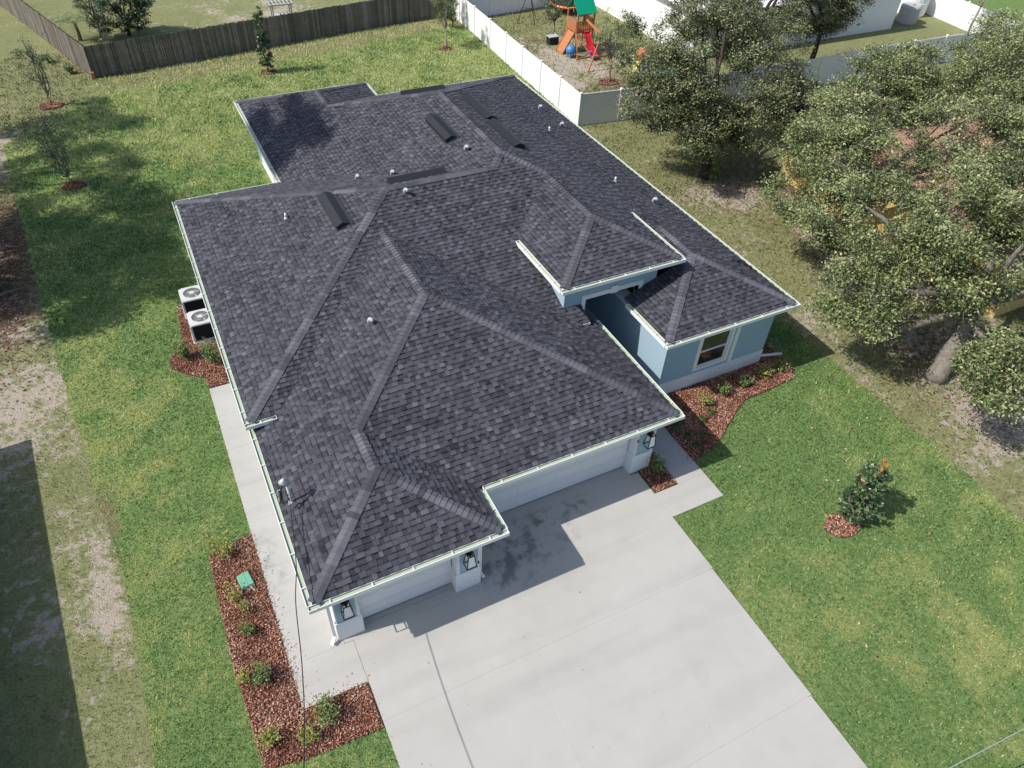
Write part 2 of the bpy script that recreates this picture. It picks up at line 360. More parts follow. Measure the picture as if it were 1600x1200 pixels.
# mulch beds: a base sheet and loose chips
BEDS = {
 'left': [(-2.0, 4.45), (-.82, 4.66), (-.80, -.9), (.82, -.92), (.82, -2.1), (-1.0, -1.98), (-1.9, -1.85), (-2.03, 1.1), (-2.05, 3.0)],
 'ac': [(-1.1, 16.3), (.5, 16.3), (.5, 11.2), (-.78, 11.2), (-.85, 11.79), (-1.32, 12.18), (-1.78, 12.7), (-1.80, 13.3), (-1.2, 13.9)],
 'right': [(12.57, 4.5), (12.57, 1.50), (13.72, 1.78), (15.3, 2.72), (16.0, 3.04), (17.04, 3.06), (18.35, 3.2), (18.75, 3.75), (18.75, 4.4), (18.5, 6.5), (17.8, 6.5), (17.8, 4.5)],
 'planter': [(10.65, 1.95), (10.65, .96), (11.51, .96), (11.51, 2.58), (11.1, 2.58), (11.1, 1.95)]}
RINGS = [(15.15, -2.45, .62, .42), (-4.55, 37.7, .62, .5), (-4.0, 27.75, .55, .45), (7.6, 38.45, .5, .45), (19.5, 38.5, .5, .45), (26.9, 29.5, .7, .5)]
BEDNAME = {'left': 'mulch_bed', 'ac': 'mulch_bed', 'right': 'mulch_bed', 'planter': 'mulch_bed'}
def chips(poly, n, z, seed, name, label, size=.062, parent=None):
    R = np.random.RandomState(seed); P = np.array(poly); x0, y0 = P.min(0)-.03; x1, y1 = P.max(0)+.03
    x = R.uniform(x0, x1, n*3); y = R.uniform(y0, y1, n*3); k = inpoly(x, y, poly); x = x[k][:n]; y = y[k][:n]
    V, F = leaves(np.stack([x, y, z+R.uniform(.0, .05, len(x))], 1), size, .42, .25, seed)
    t = np.clip(R.beta(1.6, 1.8, len(F))+.35*(vnoise(x, y, .5, 3)-.5), 0, 1)
    o = np_mesh(name, V, F, t, 'mulch'); return o
for i, (k, poly) in enumerate(BEDS.items()):
    A = .5*abs(sum(poly[j-1][0]*poly[j][1]-poly[j][0]*poly[j-1][1] for j in range(len(poly))))
    lab = {'left': 'red-brown bark mulch bed along the left walkway', 'ac': 'red-brown bark mulch round the air conditioners',
           'right': 'red-brown bark mulch bed before the front window', 'planter': 'small mulch corner between drive and front walk'}[k]
    b = poly_sheet('mulch_bed', poly, .045, 'mulchbase', kind='stuff', label=lab, cat='mulch')
    o = chips([(p[0]+rnd.uniform(-.05, .05), p[1]+rnd.uniform(-.05, .05)) for p in poly], int(A*1500), .05, 50+i, 'bark_chips', None); o.parent = b
for i, (cx, cy, rx, ry) in enumerate(RINGS):
    poly = [(cx+rx*math.cos(a)*(1+.08*math.sin(3*a+i)), cy+ry*math.sin(a)) for a in np.linspace(0, 2*PI, 20, endpoint=False)]
    lab = ['mulch ring round the rusty-tipped magnolia', 'mulch ring under the sapling by the wooden fence corner', 'mulch ring under the leafy sapling on the left lawn',
           'mulch ring under the columnar tree by the wooden fence', 'mulch ring under the small tree near the white fence', 'mulch ring round the pale thin trunks by the white fence corner'][i]
    b = poly_sheet('mulch_ring', poly, .04, 'mulchbase', kind='stuff', label=lab, cat='mulch'); b.data.materials[0] = M['mulchbase']
    o = chips(poly, int(PI*rx*ry*1300), .045, 80+i, 'bark_chips', None, .07); o.parent = b

# grass blades: one mass over the lawn and a thinner one over the rough ground
HARD = [(.4, .3, 11.2, 19), (4.3, 5.9, 17.8, 25.5), (4.3, 14, 10.2, 27.2), (.83, -14, 10.65, 2.4), (-.82, -.9, .85, 11.2), (10.6, -.05, 12.58, .97), (11.0, .9, 12.58, 9.6), (12.9, 4.4, 17.8, 8), (28.2, 2.6, 40, 13), (34, 31, 55, 60)]
def grass(name, n_per, box, keep, size, m, tonefn, seed, label):
    R = np.random.RandomState(seed); x0, y0, x1, y1 = box; n = int((x1-x0)*(y1-y0)*n_per)
    x = R.uniform(x0, x1, n); y = R.uniform(y0, y1, n)
    dist = np.sqrt((x+.2)**2+(y+9)**2+300); k = R.rand(n) < (19/dist)**1.2
    k &= keep(x, y)
    for (a, b, c, d) in HARD: k &= ~((x > a+.02) & (x < c-.02) & (y > b+.02) & (y < d-.02))
    for pl in BEDS.values(): k &= ~inpoly(x, y, pl)
    for (cx, cy, rx, ry) in RINGS: k &= ~((((x-cx)/rx)**2+((y-cy)/ry)**2) < .9)
    x = x[k]; y = y[k]; n = len(x); sz = size*np.clip((np.sqrt((x+.2)**2+(y+9)**2+300)/22), .9, 2.2)*R.uniform(.6, 1.3, n)
    a = R.uniform(0, 2*PI, n); lx = R.normal(0, .55, n)*sz; ly = R.normal(0, .55, n)*sz; wd = sz*.22
    B = np.stack([x, y, np.full(n, .015)], 1)
    V = np.stack([B-np.stack([np.cos(a)*wd, np.sin(a)*wd, 0*a], 1), B+np.stack([np.cos(a)*wd, np.sin(a)*wd, 0*a], 1), B+np.stack([lx, ly, sz], 1)], 1).reshape(-1, 3)
    o = np_mesh(name, V, np.arange(n*3).reshape(n, 3), tonefn(x, y, R), m); tag(o, label, 'grass', kind='stuff'); return o
M['blade'] = mat('grass_blade', [(.032, .085, .024), (.135, .25, .078), (.29, .41, .145), (.54, .60, .27), (.68, .66, .38)], .8, tone=True, spec=.15, transl=.4)
def tl(x, y, R):
    s = np.clip(yel_fn(x, y)+.5*(vnoise(x, y, .35, 8)-.5), 0, 1)
    return np.clip(.20+.50*s+.45*weed_fn(x, y)+R.normal(0, .29, len(x)), 0, 1)
grass('lawn_grass', 520, (-7, -12, 23, 44), lambda x, y: inpoly(x, y, LAWN) & (y > -10.5), .055, 'blade', tl, 1, 'short bright green lawn grass round the house')
M['dryblade'] = mat('dry_grass_blade', [(.06, .07, .03), (.14, .145, .065), (.26, .24, .13), (.44, .39, .26)], .85, tone=True, spec=.1, transl=.2)
def rough_keep(x, y):
    R = np.random.RandomState(4)
    return ~inpoly(x, y, LAWN) & (R.rand(len(x)) > sand_fn(x, y)*1.0+.4*(dirt_fn(x, y)))
grass('rough_grass', 230, (-8, -9, 34, 46), rough_keep, .055, 'dryblade', lambda x, y, R: np.clip(.25+.5*vnoise(x, y, .8, 2)+R.normal(0, .22, len(x)), 0, 1), 2, 'sparse dry grass beyond the sod edge')
# fallen leaves on the lawn
R_ = np.random.RandomState(3); fx = R_.uniform(11.5, 20.2, 90); fy = R_.uniform(-7.5, 1.3, 90)
k = ~((fx < 12.7) & (fy > -.2)); V, F = leaves(np.stack([fx[k], fy[k], np.full(k.sum(), .06)], 1), .10, .5, 1.5, 5)
o = np_mesh('fallen_leaves', V, F, R_.rand(len(F)), 'mulch'); tag(o, 'scattered dry brown leaves on the right front lawn', 'leaves', kind='stuff')

R_ = np.random.RandomState(31); lc = ((25.5, 15.5, 4.5, 3.5), (24.5, .5, 4, 4), (26.5, 8.5, 3.5, 4), (-7.2, 21.5, 1.2, 7), (29, 28, 4, 3)); LP_ = []
for (cx, cy, rx, ry) in lc:
    q = R_.normal(0, .55, (2600, 2))*np.array([rx, ry])+np.array([cx, cy]); LP_.append(q)
LP_ = np.concatenate(LP_); V, F = leaves(np.stack([LP_[:, 0], LP_[:, 1], .01+.03*R_.rand(len(LP_))], 1), .12, .45, 1.2, 6)
o = np_mesh('leaf_litter', V, F, np.clip(R_.beta(1.5, 2.2, len(F)), 0, 1), 'litter'); tag(o, 'brown leaf litter scattered on bare soil below the oaks', 'leaf litter', kind='stuff')

R_ = np.random.RandomState(77); n_ = 240
e1 = np.stack([R_.uniform(-.8, .0, n_)**1, R_.uniform(-.9, 4.6, n_)], 1); e1[:, 0] = -.8+R_.exponential(.12, n_)
e2 = np.stack([R_.uniform(-.8, .9, 80), -.9+R_.exponential(.10, 80)], 1); e3 = np.stack([12.57-R_.exponential(.1, 120), R_.uniform(1.4, 4.2, 120)], 1); e4 = np.stack([R_.uniform(.8, 10, 40), R_.uniform(-7, .5, 40)], 1)
e_all = np.concatenate([e1, e2, e3, e4]); V, F = leaves(np.stack([e_all[:, 0], e_all[:, 1], np.full(len(e_all), .056)], 1), .045, .5, 2, 9)
o = np_mesh('stray_chips', V, F, R_.rand(len(F)), 'mulch'); tag(o, 'stray mulch chips and crumbs spilled on the pale concrete', 'mulch', kind='stuff')

# ---------------------------------------------------------------- roof geometry
T_ = .39
S = dict(G1=(.10, 1.60, 11.40, 18, 2.64), G2=(.10, .12, 4.90, 8, 2.64), A=(.02, 6.06, 18.10, 18.92, 2.93), B=(4.08, 6.06, 18.10, 25.8, 2.93),
         E=(4.08, 14, 10.45, 27.55, 2.93), C=(12.75, 4.10, 18.10, 14, 2.93), T=(10.05, 6.38, 14.56, 18, 2.93+T_*(18.1-14.56)))
order = list(S)
def planes(k):
    x0, y0, x1, y1, h = S[k]
    return {'W': (T_, 0, h-T_*x0), 'E': (-T_, 0, h+T_*x1), 'S': (0, T_, h-T_*y0), 'N': (0, -T_, h+T_*y1)}
def clipp(poly, a, b, c):        # keep a*x+b*y+c >= 0
    out = []; n = len(poly)
    for i in range(n):
        p = poly[i]; q = poly[(i+1) % n]; dp = a*p[0]+b*p[1]+c; dq = a*q[0]+b*q[1]+c
        if dp >= 0: out.append(p)
        if (dp > 0 and dq < 0) or (dp < 0 and dq > 0):
            t = dp/(dp-dq); out.append((p[0]+(q[0]-p[0])*t, p[1]+(q[1]-p[1])*t))
    return out
def area(poly): return .5*abs(sum(poly[i-1][0]*poly[i][1]-poly[i][0]*poly[i-1][1] for i in range(len(poly))))
def subtract(poly, hps):
    res = []; cur = poly
    for (a, b, c) in hps:
        if not cur: return res
        if abs(a) < 1e-9 and abs(b) < 1e-9:
            if c < 0: res.append(cur); return res
            continue
        o = clipp(cur, -a, -b, -c)
        if len(o) > 2 and area(o) > 1e-5: res.append(o)
        cur = clipp(cur, a, b, c)
        if len(cur) < 3 or area(cur) < 1e-5: return res
    return res
FACES = []
for i, k in enumerate(order):
    x0, y0, x1, y1, h = S[k]; P = planes(k)
    for d in 'WESN':
        a, b, c = P[d]; poly = [(x0, y0), (x1, y0), (x1, y1), (x0, y1)]
        for e in 'WESN':
            if e != d: A2, B2, C2 = P[e]; poly = clipp(poly, A2-a, B2-b, C2-c)
        if len(poly) < 3: continue
        pieces = [poly]
        for j, k2 in enumerate(order):
            if k2 == k: continue
            X0, Y0, X1, Y1, H = S[k2]; P2 = planes(k2)
            if k2 == 'T': X0 += .35; Y0 += .35          # lower roofs run on under the overhang
            if k == 'C' and k2 in 'AB': Y0 = 6.85
            if k2 in 'AB' and k[0] == 'G': Y0 += .4; X0 += .4 if k2 == 'A' else 0
            eps = -1e-6 if j < i else 1e-6
            hps = [(1, 0, -X0), (-1, 0, X1), (0, 1, -Y0), (0, -1, Y1)]
            for e in 'WESN':
                A2, B2, C2 = P2[e]; hps.append((A2-a, B2-b, C2-c-eps))
            pieces = [q for pc in pieces for q in subtract(pc, hps)]
        if k in ('A', 'B'):
            pieces = [q for pc in pieces for q in subtract(pc, [(1, 0, -11.0), (-1, 0, 13.9), (0, 1, -5), (0, -1, 9.9)])]
        if k == 'G1': pieces = [q for pc in pieces for q in subtract(pc, [(1, 0, -11.0), (-1, 0, 12), (0, 1, -6.42), (0, -1, 19)])]
        for pc in pieces: FACES.append((k, d, pc))
def zof(k, d, x, y):
    a, b, c = planes(k)[d]; return a*x+b*y+c
def zroof(x, y):
    r = -1
    for k, (x0, y0, x1, y1, h) in S.items():
        m_ = min(x-x0, x1-x, y-y0, y1-y)
        if m_ >= 0: r = max(r, h+T_*m_)
    return r
slope = math.hypot(1, T_); EX = .150
EDIR = {'W': (0, -1), 'E': (0, 1), 'S': (1, 0), 'N': (-1, 0)}; UDIR = {'W': (1, 0), 'E': (-1, 0), 'S': (0, 1), 'N': (0, -1)}
house = empty('house', (0, 0, 0))
tag(house, 'light blue stucco house with dark hipped shingle roof and white garage doors', 'house')
roofmb = MB(); deckmb = MB()
for (k, d, pc) in FACES:
    x0, y0, x1, y1, h = S[k]; e = EDIR[d]; u = UDIR[d]
    o0 = {'W': (x0, 0), 'E': (x1, 0), 'S': (0, y0), 'N': (0, y1)}[d]
    sv = 1/slope
    n = Vector((-u[0]*T_, -u[1]*T_, 1)).normalized()
    uv = [((p[0]*e[0]+p[1]*e[1]), ((p[0]-o0[0])*u[0]+(p[1]-o0[1])*u[1])*slope) for p in pc]
    def P3(uu, vv, hh):
        x = o0[0]*abs(u[0])+uu*e[0]+vv*u[0]/slope; y = o0[1]*abs(u[1])+uu*e[1]+vv*u[1]/slope
        return Vector((x, y, h+T_*vv/slope))+n*hh
    deckmb.face([P3(a, b, -.012) for a, b in uv])
    vmin = min(b for a, b in uv); vmax = max(b for a, b in uv)
    for r in range(int(math.floor(vmin/EX+1e-6)), int(vmax/EX)+1):
        st = clipp(clipp(uv, 0, 1, -r*EX), 0, -1, (r+1)*EX)
        if len(st) < 3 or area(st) < 1e-4: continue
        rr = random.Random(hash((d, round(h, 2), r)) & 0xffff)
        ua = min(a for a, b in st); ub = max(a for a, b in st)
        q = -40.0+rr.uniform(0, .3); tooth = rr.random() < .5
        rowt = rr.uniform(-.05, .05)
        while q < ub:
            wdt = rr.uniform(.09, .20) if tooth else rr.uniform(.10, .24)
            tn = rr.random(); t2 = rr.random()
            if q+wdt > ua:
                cl = clipp(clipp(st, 1, 0, -q), -1, 0, q+wdt)
                if len(cl) > 2 and area(cl) > 1e-5:
                    if tooth: tone = .46+.34*(tn-.5)+(.16 if t2 > .84 else 0)-(.2 if t2 < .12 else 0)
                    else: tone = .33+.26*(tn-.5)+(.12 if t2 > .9 else 0)
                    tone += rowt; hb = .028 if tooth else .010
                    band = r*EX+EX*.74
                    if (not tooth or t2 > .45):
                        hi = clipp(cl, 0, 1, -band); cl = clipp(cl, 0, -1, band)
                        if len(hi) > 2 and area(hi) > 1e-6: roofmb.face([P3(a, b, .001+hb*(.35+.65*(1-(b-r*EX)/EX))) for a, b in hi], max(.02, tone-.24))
                    if len(cl) < 3: q += wdt; tooth = not tooth; continue
                    top = []
                    for a, b in cl:
                        f = 1-(b-r*EX)/EX; top.append(P3(a, b, .001+hb*(.35+.65*f)))
                    roofmb.face(top, tone)
                    m_ = len(cl)
                    for ii in range(m_):
                        a1 = cl[ii]; a2 = cl[(ii+1) % m_]
                        if abs(a1[1]-r*EX) < 1e-5 and abs(a2[1]-r*EX) < 1e-5 or (tooth and abs(a1[0]-a2[0]) < 1e-5):
                            roofmb.face([P3(a1[0], a1[1], -.005), P3(a2[0], a2[1], -.005), top[(ii+1) % m_], top[ii]], tone*.9)
            q += wdt; tooth = not tooth
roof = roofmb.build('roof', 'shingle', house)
roof['label'] = 'dark charcoal architectural shingle roof with hips and valleys'
deckmb.build('roof_underlay', 'deck', roof)

# hip and ridge caps
def cap(P, Q, n1, n2):
    P = Vector(P); Q = Vector(Q); L = (Q-P).length; d = (Q-P).normalized()
    n1 = Vector(n1).normalized(); n2 = Vector(n2).normalized()
    s1 = d.cross(n1).normalized(); s2 = d.cross(n2).normalized()
    up = (n1+n2).normalized()
    if s1.z > 0: s1 = -s1
    if s2.z > 0: s2 = -s2
    if s1.z > -.01 and s2.z > -.01 or s1.dot(s2) > .2: pass
    mb = MB(); N_ = max(1, int(L/.145)); st = L/N_; W = .155; rr = random.Random(int(L*1000)); tone = .5
    for i in range(N_):
        if rr.random() < .35: tone = rr.uniform(.2, .85)
        tt = tone+rr.uniform(-.08, .08)
        a = P+d*(i*st); b = P+d*((i+1)*st+.02); ha = .050; hb = .030
        for s_ in (s1, s2):
            f = [a+up*ha, a+s_*W+up*(ha-.004), b+s_*W+up*(hb-.004), b+up*hb]; mb.face(f, tt)
            mb.face([a+up*ha, a+s_*W+up*(ha-.004), a+s_*W+up*-.0, a+up*.0], tt*.7)
            mb.face([a+s_*W+up*(ha-.004), b+s_*W+up*(hb-.004), b+s_*W-up*.01, a+s_*W-up*.01], tt)
    o = mb.build('ridge_cap', 'cap', roof); return o
NRM = {'W': (-T_, 0, 1), 'E': (T_, 0, 1), 'S': (0, -T_, 1), 'N': (0, T_, 1)}
def zr(x, y, h0, dist): return h0+T_*dist
def cp(p, q, a, b):
    P = (p[0], p[1], zroof(*p)); Q = (q[0], q[1], zroof(*q)); cap(P, Q, NRM[a], NRM[b])
e_ = .03
gx = (.10+11.40)/2
cp((.10+e_, .12+e_), (2.5, 2.52), 'W', 'S'); cp((4.90-e_, .12+e_), (2.5, 2.52), 'E', 'S'); cp((2.5, 2.52), (2.5, 4.0), 'W', 'E')
cp((2.5, 4.0), (5.75, 7.25), 'W', 'S'); cp((11.40-e_, 1.60+e_), (5.75, 7.25), 'E', 'S'); cp((5.75, 7.25), (5.75, 10.95), 'W', 'E')
cp((.02+e_, 6.06+e_), (6.45, 12.49), 'W', 'S'); cp((.02+e_, 18.92-e_), (6.45, 12.49), 'W', 'N'); cp((6.45, 12.49), (10.51, 12.49), 'S', 'N')
cp((10.51, 12.49), (11.09, 13.07), 'W', 'S')
cp((12.31, 11.85), (11.09, 13.07), 'E', 'S'); cp((11.09, 13.07), (11.09, 18.79), 'W', 'E')
cp((18.10-e_, 25.80-e_), (11.09, 18.79), 'E', 'N'); cp((7.27, 22.61), (11.09, 18.79), 'W', 'N')
cp((7.265, 22.61), (7.265, 24.365), 'W', 'E'); cp((4.08+e_, 27.55-e_), (7.265, 24.365), 'W', 'N'); cp((10.45-e_, 27.55-e_), (7.265, 24.365), 'E', 'N')
cp((12.305, 8.635), (12.305, 11.85), 'W', 'E'); cp((10.05+e_, 6.38+e_), (12.305, 8.635), 'W', 'S'); cp((14.56-e_, 6.38+e_), (12.305, 8.635), 'E', 'S')
cp((12.75+e_, 4.10+e_), (15.425, 6.775), 'W', 'S'); cp((18.10-e_, 4.10+e_), (15.425, 6.775), 'E', 'S'); cp((15.425, 6.775), (15.425, 8.70), 'W', 'E')

# gutters: U trough outside each eave run, lip white, hangers
def gutter(p, q, out, z, caps=(1, 1)):
    p = Vector((*p, z)); q = Vector((*q, z)); d = (q-p); L = d.length; d.normalize(); o = Vector((*out, 0)); up = Vector((0, 0, 1))
    t_ = .006; W = .145; H = .12; zt = .0
    lip = MB(); inn = MB()
    def bx(mb, a0, a1, o0, o1, z0, z1):
        pts = [p+d*a+o*b+up*c for a in (a0, a1) for b in (o0, o1) for c in (z0, z1)]
        idx = ((0, 1, 3, 2), (4, 6, 7, 5), (0, 4, 5, 1), (2, 3, 7, 6), (0, 2, 6, 4), (1, 5, 7, 3)); n = len(mb.v)
        mb.v += [tuple(x) for x in pts]
        for f in idx: mb.f.append(tuple(n+i for i in f)); mb.t.append(.5); mb.mi.append(0)
    bx(inn, 0, L, .0, W-.020, -.058, -.050); bx(inn, 0, L, -.002, .008, -.050, zt-.008)
    bx(inn, 0, L, W-.024, W-.0185, -.050, zt-.006)
    bx(lip, 0, L, W-.018, W, -H, zt); bx(lip, 0, L, .009, .018, -.012, zt+.003)
    bx(lip, 0, L, -.012, -.004, -.17, zt-.012)
    for k_, a in ((0, 0), (1, L-.012)):
        if caps[k_]: bx(lip, a, a+.012, 0.001, W-.023, -H+.013, zt-.002)
    nh = max(1, int(L/.95))
    for i in range(nh):
        a = L*(i+.5)/nh; bx(lip, a-.012, a+.012, .027, W-.023, -.018, -.002)
    o1 = lip.build('gutter', 'white', house); inn.build('gutter_inside', 'gutter', o1); return o1
hl, hm, ht = 2.63, 2.92, S['T'][4]-.01
gutter((-.025, .12), (5.025, .12), (0, -1), hl); gutter((4.90, .12+.0), (4.90, 1.475), (1, 0), hl, (0, 0)); gutter((5.027, 1.60), (11.525, 1.60), (0, -1), hl)
gutter((.10, .12), (.10, 6.2), (-1, 0), hl, (0, 1)); gutter((11.40, 1.60), (11.40, 6.35), (1, 0), hl, (0, 1))
gutter((-.105, 6.06), (.76, 6.06), (0, -1), hm); gutter((.02, 6.06), (.02, 19.045), (-1, 0), hm, (0, 0)); gutter((.02, 18.92), (4.08, 18.92), (0, 1), hm, (0, 0))
gutter((4.08, 18.92), (4.08, 27.675), (-1, 0), hm, (1, 0)); gutter((4.08, 27.55), (10.575, 27.55), (0, 1), hm, (0, 0)); gutter((10.45, 25.8), (10.45, 27.55), (1, 0), hm, (0, 0))
gutter((10.575, 25.8), (18.225, 25.8), (0, 1), hm, (0, 0)); gutter((18.10, 4.10), (18.10, 25.8), (1, 0), hm, (0, 0)); gutter((12.625, 4.10), (18.225, 4.10), (0, -1), hm)
gutter((12.75, 4.10), (12.75, 6.4), (-1, 0), hm, (0, 1))
fc = MB(); fc.box(10.72, 6.035, 2.80, 11.0, 6.058, 2.925); fc.box(10.985, 6.06, 2.75, 11.0, 6.75, 2.925); fc.build('fascia', 'white', house)
gutter((10.05, 6.38), (10.05, 9.45), (-1, 0), ht, (0, 1)); gutter((9.925, 6.38), (14.685, 6.38), (0, -1), ht); gutter((14.56, 6.38), (14.56, 9.5), (1, 0), ht, (0, 1))
# soffits: sheets closing the eaves
sf = MB()
def soff(x0, y0, x1, y1, z): sf.box(x0, y0, z-.02, x1, y1, z)
soff(.11, .13, 4.89, 1.0, hl-.17); soff(.11, 1.0, .55, 6.6, hl-.17); soff(4.4, 1.005, 4.895, 1.61, hl-.175); soff(4.5, 1.615, 11.39, 2.3, hl-.17); soff(11.0, 2.305, 11.39, 6.3, hl-.17)
soff(.03, 6.07, .6, 18.91, hm-.17); soff(.605, 6.07, .8, 6.6, hm-.17); soff(.605, 18.4, 4.07, 18.91, hm-.17); soff(4.09, 18.92, 4.6, 27.54, hm-.17); soff(4.605, 27.0, 10.44, 27.54, hm-.17); soff(9.9, 25.2, 10.44, 26.99, hm-.175)
soff(10.445, 25.2, 18.09, 25.79, hm-.17); soff(17.5, 4.11, 18.09, 25.195, hm-.17); soff(12.76, 4.11, 17.495, 4.6, hm-.17); soff(12.76, 4.605, 13.3, 9.0, hm-.17)
soff(10.06, 6.39, 14.55, 7.0, ht-.17); soff(10.06, 7.005, 10.5, 9.2, ht-.175)
sf.build('soffit', 'white', house)

# walls
def wall(x0, y0, x1, y1, z1, name='wall', band=.62, m='blue', bandm='white_stucco', z0=0):
    mb = MB(); mb.box(x0, y0, z0, x1, y1, z1); o = mb.build(name, m, house)
    if band:
        b = MB(); e = .018; b.box(x0-e, y0-e, z0-.01, x1+e, y1+e, band); b.box(x0-e-.006, y0-e-.006, band, x1+e+.006, y1+e+.006, band+.03); b.build('base_band', bandm, o)
    return o
zl, zm, zt_ = hl-.175, hm-.175, ht-.175
wall(.55, .80, .72, 6.3, zl); wall(.55, 6.55, .75, 18.35, zm); wall(.75, 18.15, 4.75, 18.35, zm); wall(4.55, 18.35, 4.75, 27.0, zm); wall(4.75, 26.85, 10.0, 27.0, zm)
wall(9.85, 25.2, 10.0, 26.84, zm); wall(10.0, 25.05, 17.6, 25.2, zm); wall(17.58, 4.45, 17.75, 25.2, zm)
wall(10.90, 2.5, 11.07, 6.7, zl)
# wing front wall pieces round the window
wf = MB()
for (a, b, c, d) in ((13.1, 0, 14.6, zm), (15.85, 0, 17.577, zm), (14.6, 0, 15.85, .89), (14.6, 2.3, 15.85, zm)): wf.box(a, 4.45, b, c, 4.62, d)
o = wf.build('wall', 'blue', house); b = MB(); b.box(13.08, 4.425, -.01, 17.58, 4.447, .62); b.box(13.07, 4.418, .62, 17.58, 4.447, .65); b.build('base_band', 'white_stucco', o)
o = wall(13.1, 4.62, 13.27, 9.5, zm, band=0)
b = MB(); b.box(13.08, 4.425, -.01, 13.098, 9.5, .62); b.build('base_band', 'white_stucco', o)
# window
wn = MB()
wn.box(14.46, 4.415, .79, 14.60, 4.448, 2.68); wn.box(15.85, 4.415, .79, 15.98, 4.448, 2.68); wn.box(16.06, 4.415, .66, 16.22, 4.448, 2.72)
wn.box(14.60, 4.415, .79, 15.85, 4.448, .875); wn.box(14.60, 4.415, 2.31, 15.85, 4.448, 2.42)
win = wn.build('window', 'white', house)
fr = MB()
fr.box(14.60, 4.46, .885, 14.66, 4.52, 2.3); fr.box(15.79, 4.46, .885, 15.85, 4.52, 2.3); fr.box(14.66, 4.46, .885, 15.79, 4.52, .94); fr.box(14.66, 4.46, 2.24, 15.79, 4.52, 2.3); fr.box(14.66, 4.455, 1.56, 15.79, 4.515, 1.61)
fr.build('window_frame', 'white', win)
p_ = MB(); p_.box(14.66, 4.50, .94, 15.79, 4.51, 1.56); p_.box(14.66, 4.50, 1.61, 15.79, 4.51, 2.24); p_.build('pane', 'glass', win)
rm = MB(); rm.box(14.3, 4.65, .7, 16.1, 6.2, 2.6)
# entry tower: front wall with squared opening and trim, side returns, porch beyond
tw = MB()
for (a, b, c, d) in ((10.35, 2.3, 11.17, zt_), (13.30, 2.2, 14.0, zt_), (11.17, 3.34, 13.30, zt_)): tw.box(a, 6.75, b, c, 6.95, d)
tw.box(10.35, 6.95, 2.3, 10.55, 9.3, zt_); tw.box(13.8, 6.95, 2.6, 14.0, 9.3, zt_)
tw.build('tower_wall', 'blue', house)
tr = MB()
tr.box(11.02, 6.71, 2.45, 11.17, 6.748, 3.34); tr.box(13.30, 6.71, 2.45, 13.45, 6.748, 3.34); tr.box(11.02, 6.71, 3.34, 13.45, 6.748, 3.50); tr.box(12.13, 6.695, 3.31, 12.42, 6.709, 3.60)
tr.box(13.30, 6.74, 3.0, 13.32, 7.0, 3.268); tr.build('arch_trim', 'white', house)
pw = MB(); pw.box(11.0, 9.5, 0, 13.3, 9.7, 3.9); pw.box(11.0, 7.0, 0, 11.16, 9.5, 3.6); pw.build('porch_wall', 'blue', house)
pc_ = MB(); pc_.box(11.0, 6.96, 3.85, 13.8, 9.5, 3.9); pc_.build('porch_ceiling', 'white', house)
db = MB()
db.box(11.35, 9.43, .07, 12.75, 9.495, 2.75); ed = db.build('entry_door', 'black', house)
d2 = MB(); d2.box(11.25, 9.44, .07, 11.345, 9.498, 2.85); d2.box(12.755, 9.44, .07, 12.87, 9.498, 2.85); d2.box(11.345, 9.44, 2.755, 12.755, 9.498, 2.85); d2.box(11.78, 9.41, .1, 11.83, 9.429, 2.7); d2.box(12.2, 9.41, .1, 12.24, 9.429, 2.7); d2.build('door_frame', 'white', ed)
# garage doors
def gdoor(x0, x1, y, zt2):
    mb = MB(); nrow = 4; hh = 2.13/nrow
    for i in range(nrow):
        mb.box(x0, y, .075+i*hh, x1, y+.05, .075+(i+1)*hh-.012)
        nc = max(2, int((x1-x0)/.62)); cw = (x1-x0)/nc
        for j in range(nc): mb.box(x0+j*cw+.07, y-.010, .075+i*hh+.07, x0+(j+1)*cw-.07, y-.001, .075+(i+1)*hh-.082)
    o = mb.build('garage_door', 'door', house)
    s = MB(); s.box(x0, y+.002, .055, x1, y+.045, .073); s.build('bottom_seal', 'black', o)
    h = MB(); h.box(x0-.02, y-.02, 2.21, x1+.02, y+.2, zt2); h.build('door_header', 'white', house)
    return o
gdoor(1.20, 3.74, .75, zl); gdoor(4.5, 10.32, 2.27, zl)
gi = MB(); gi.box(.73, .82, .0, 3.75, .86, 2.2); gi.box(4.5, 2.34, 0, 10.4, 2.38, 2.2); gi.build('garage_back_panel', 'dark', house)
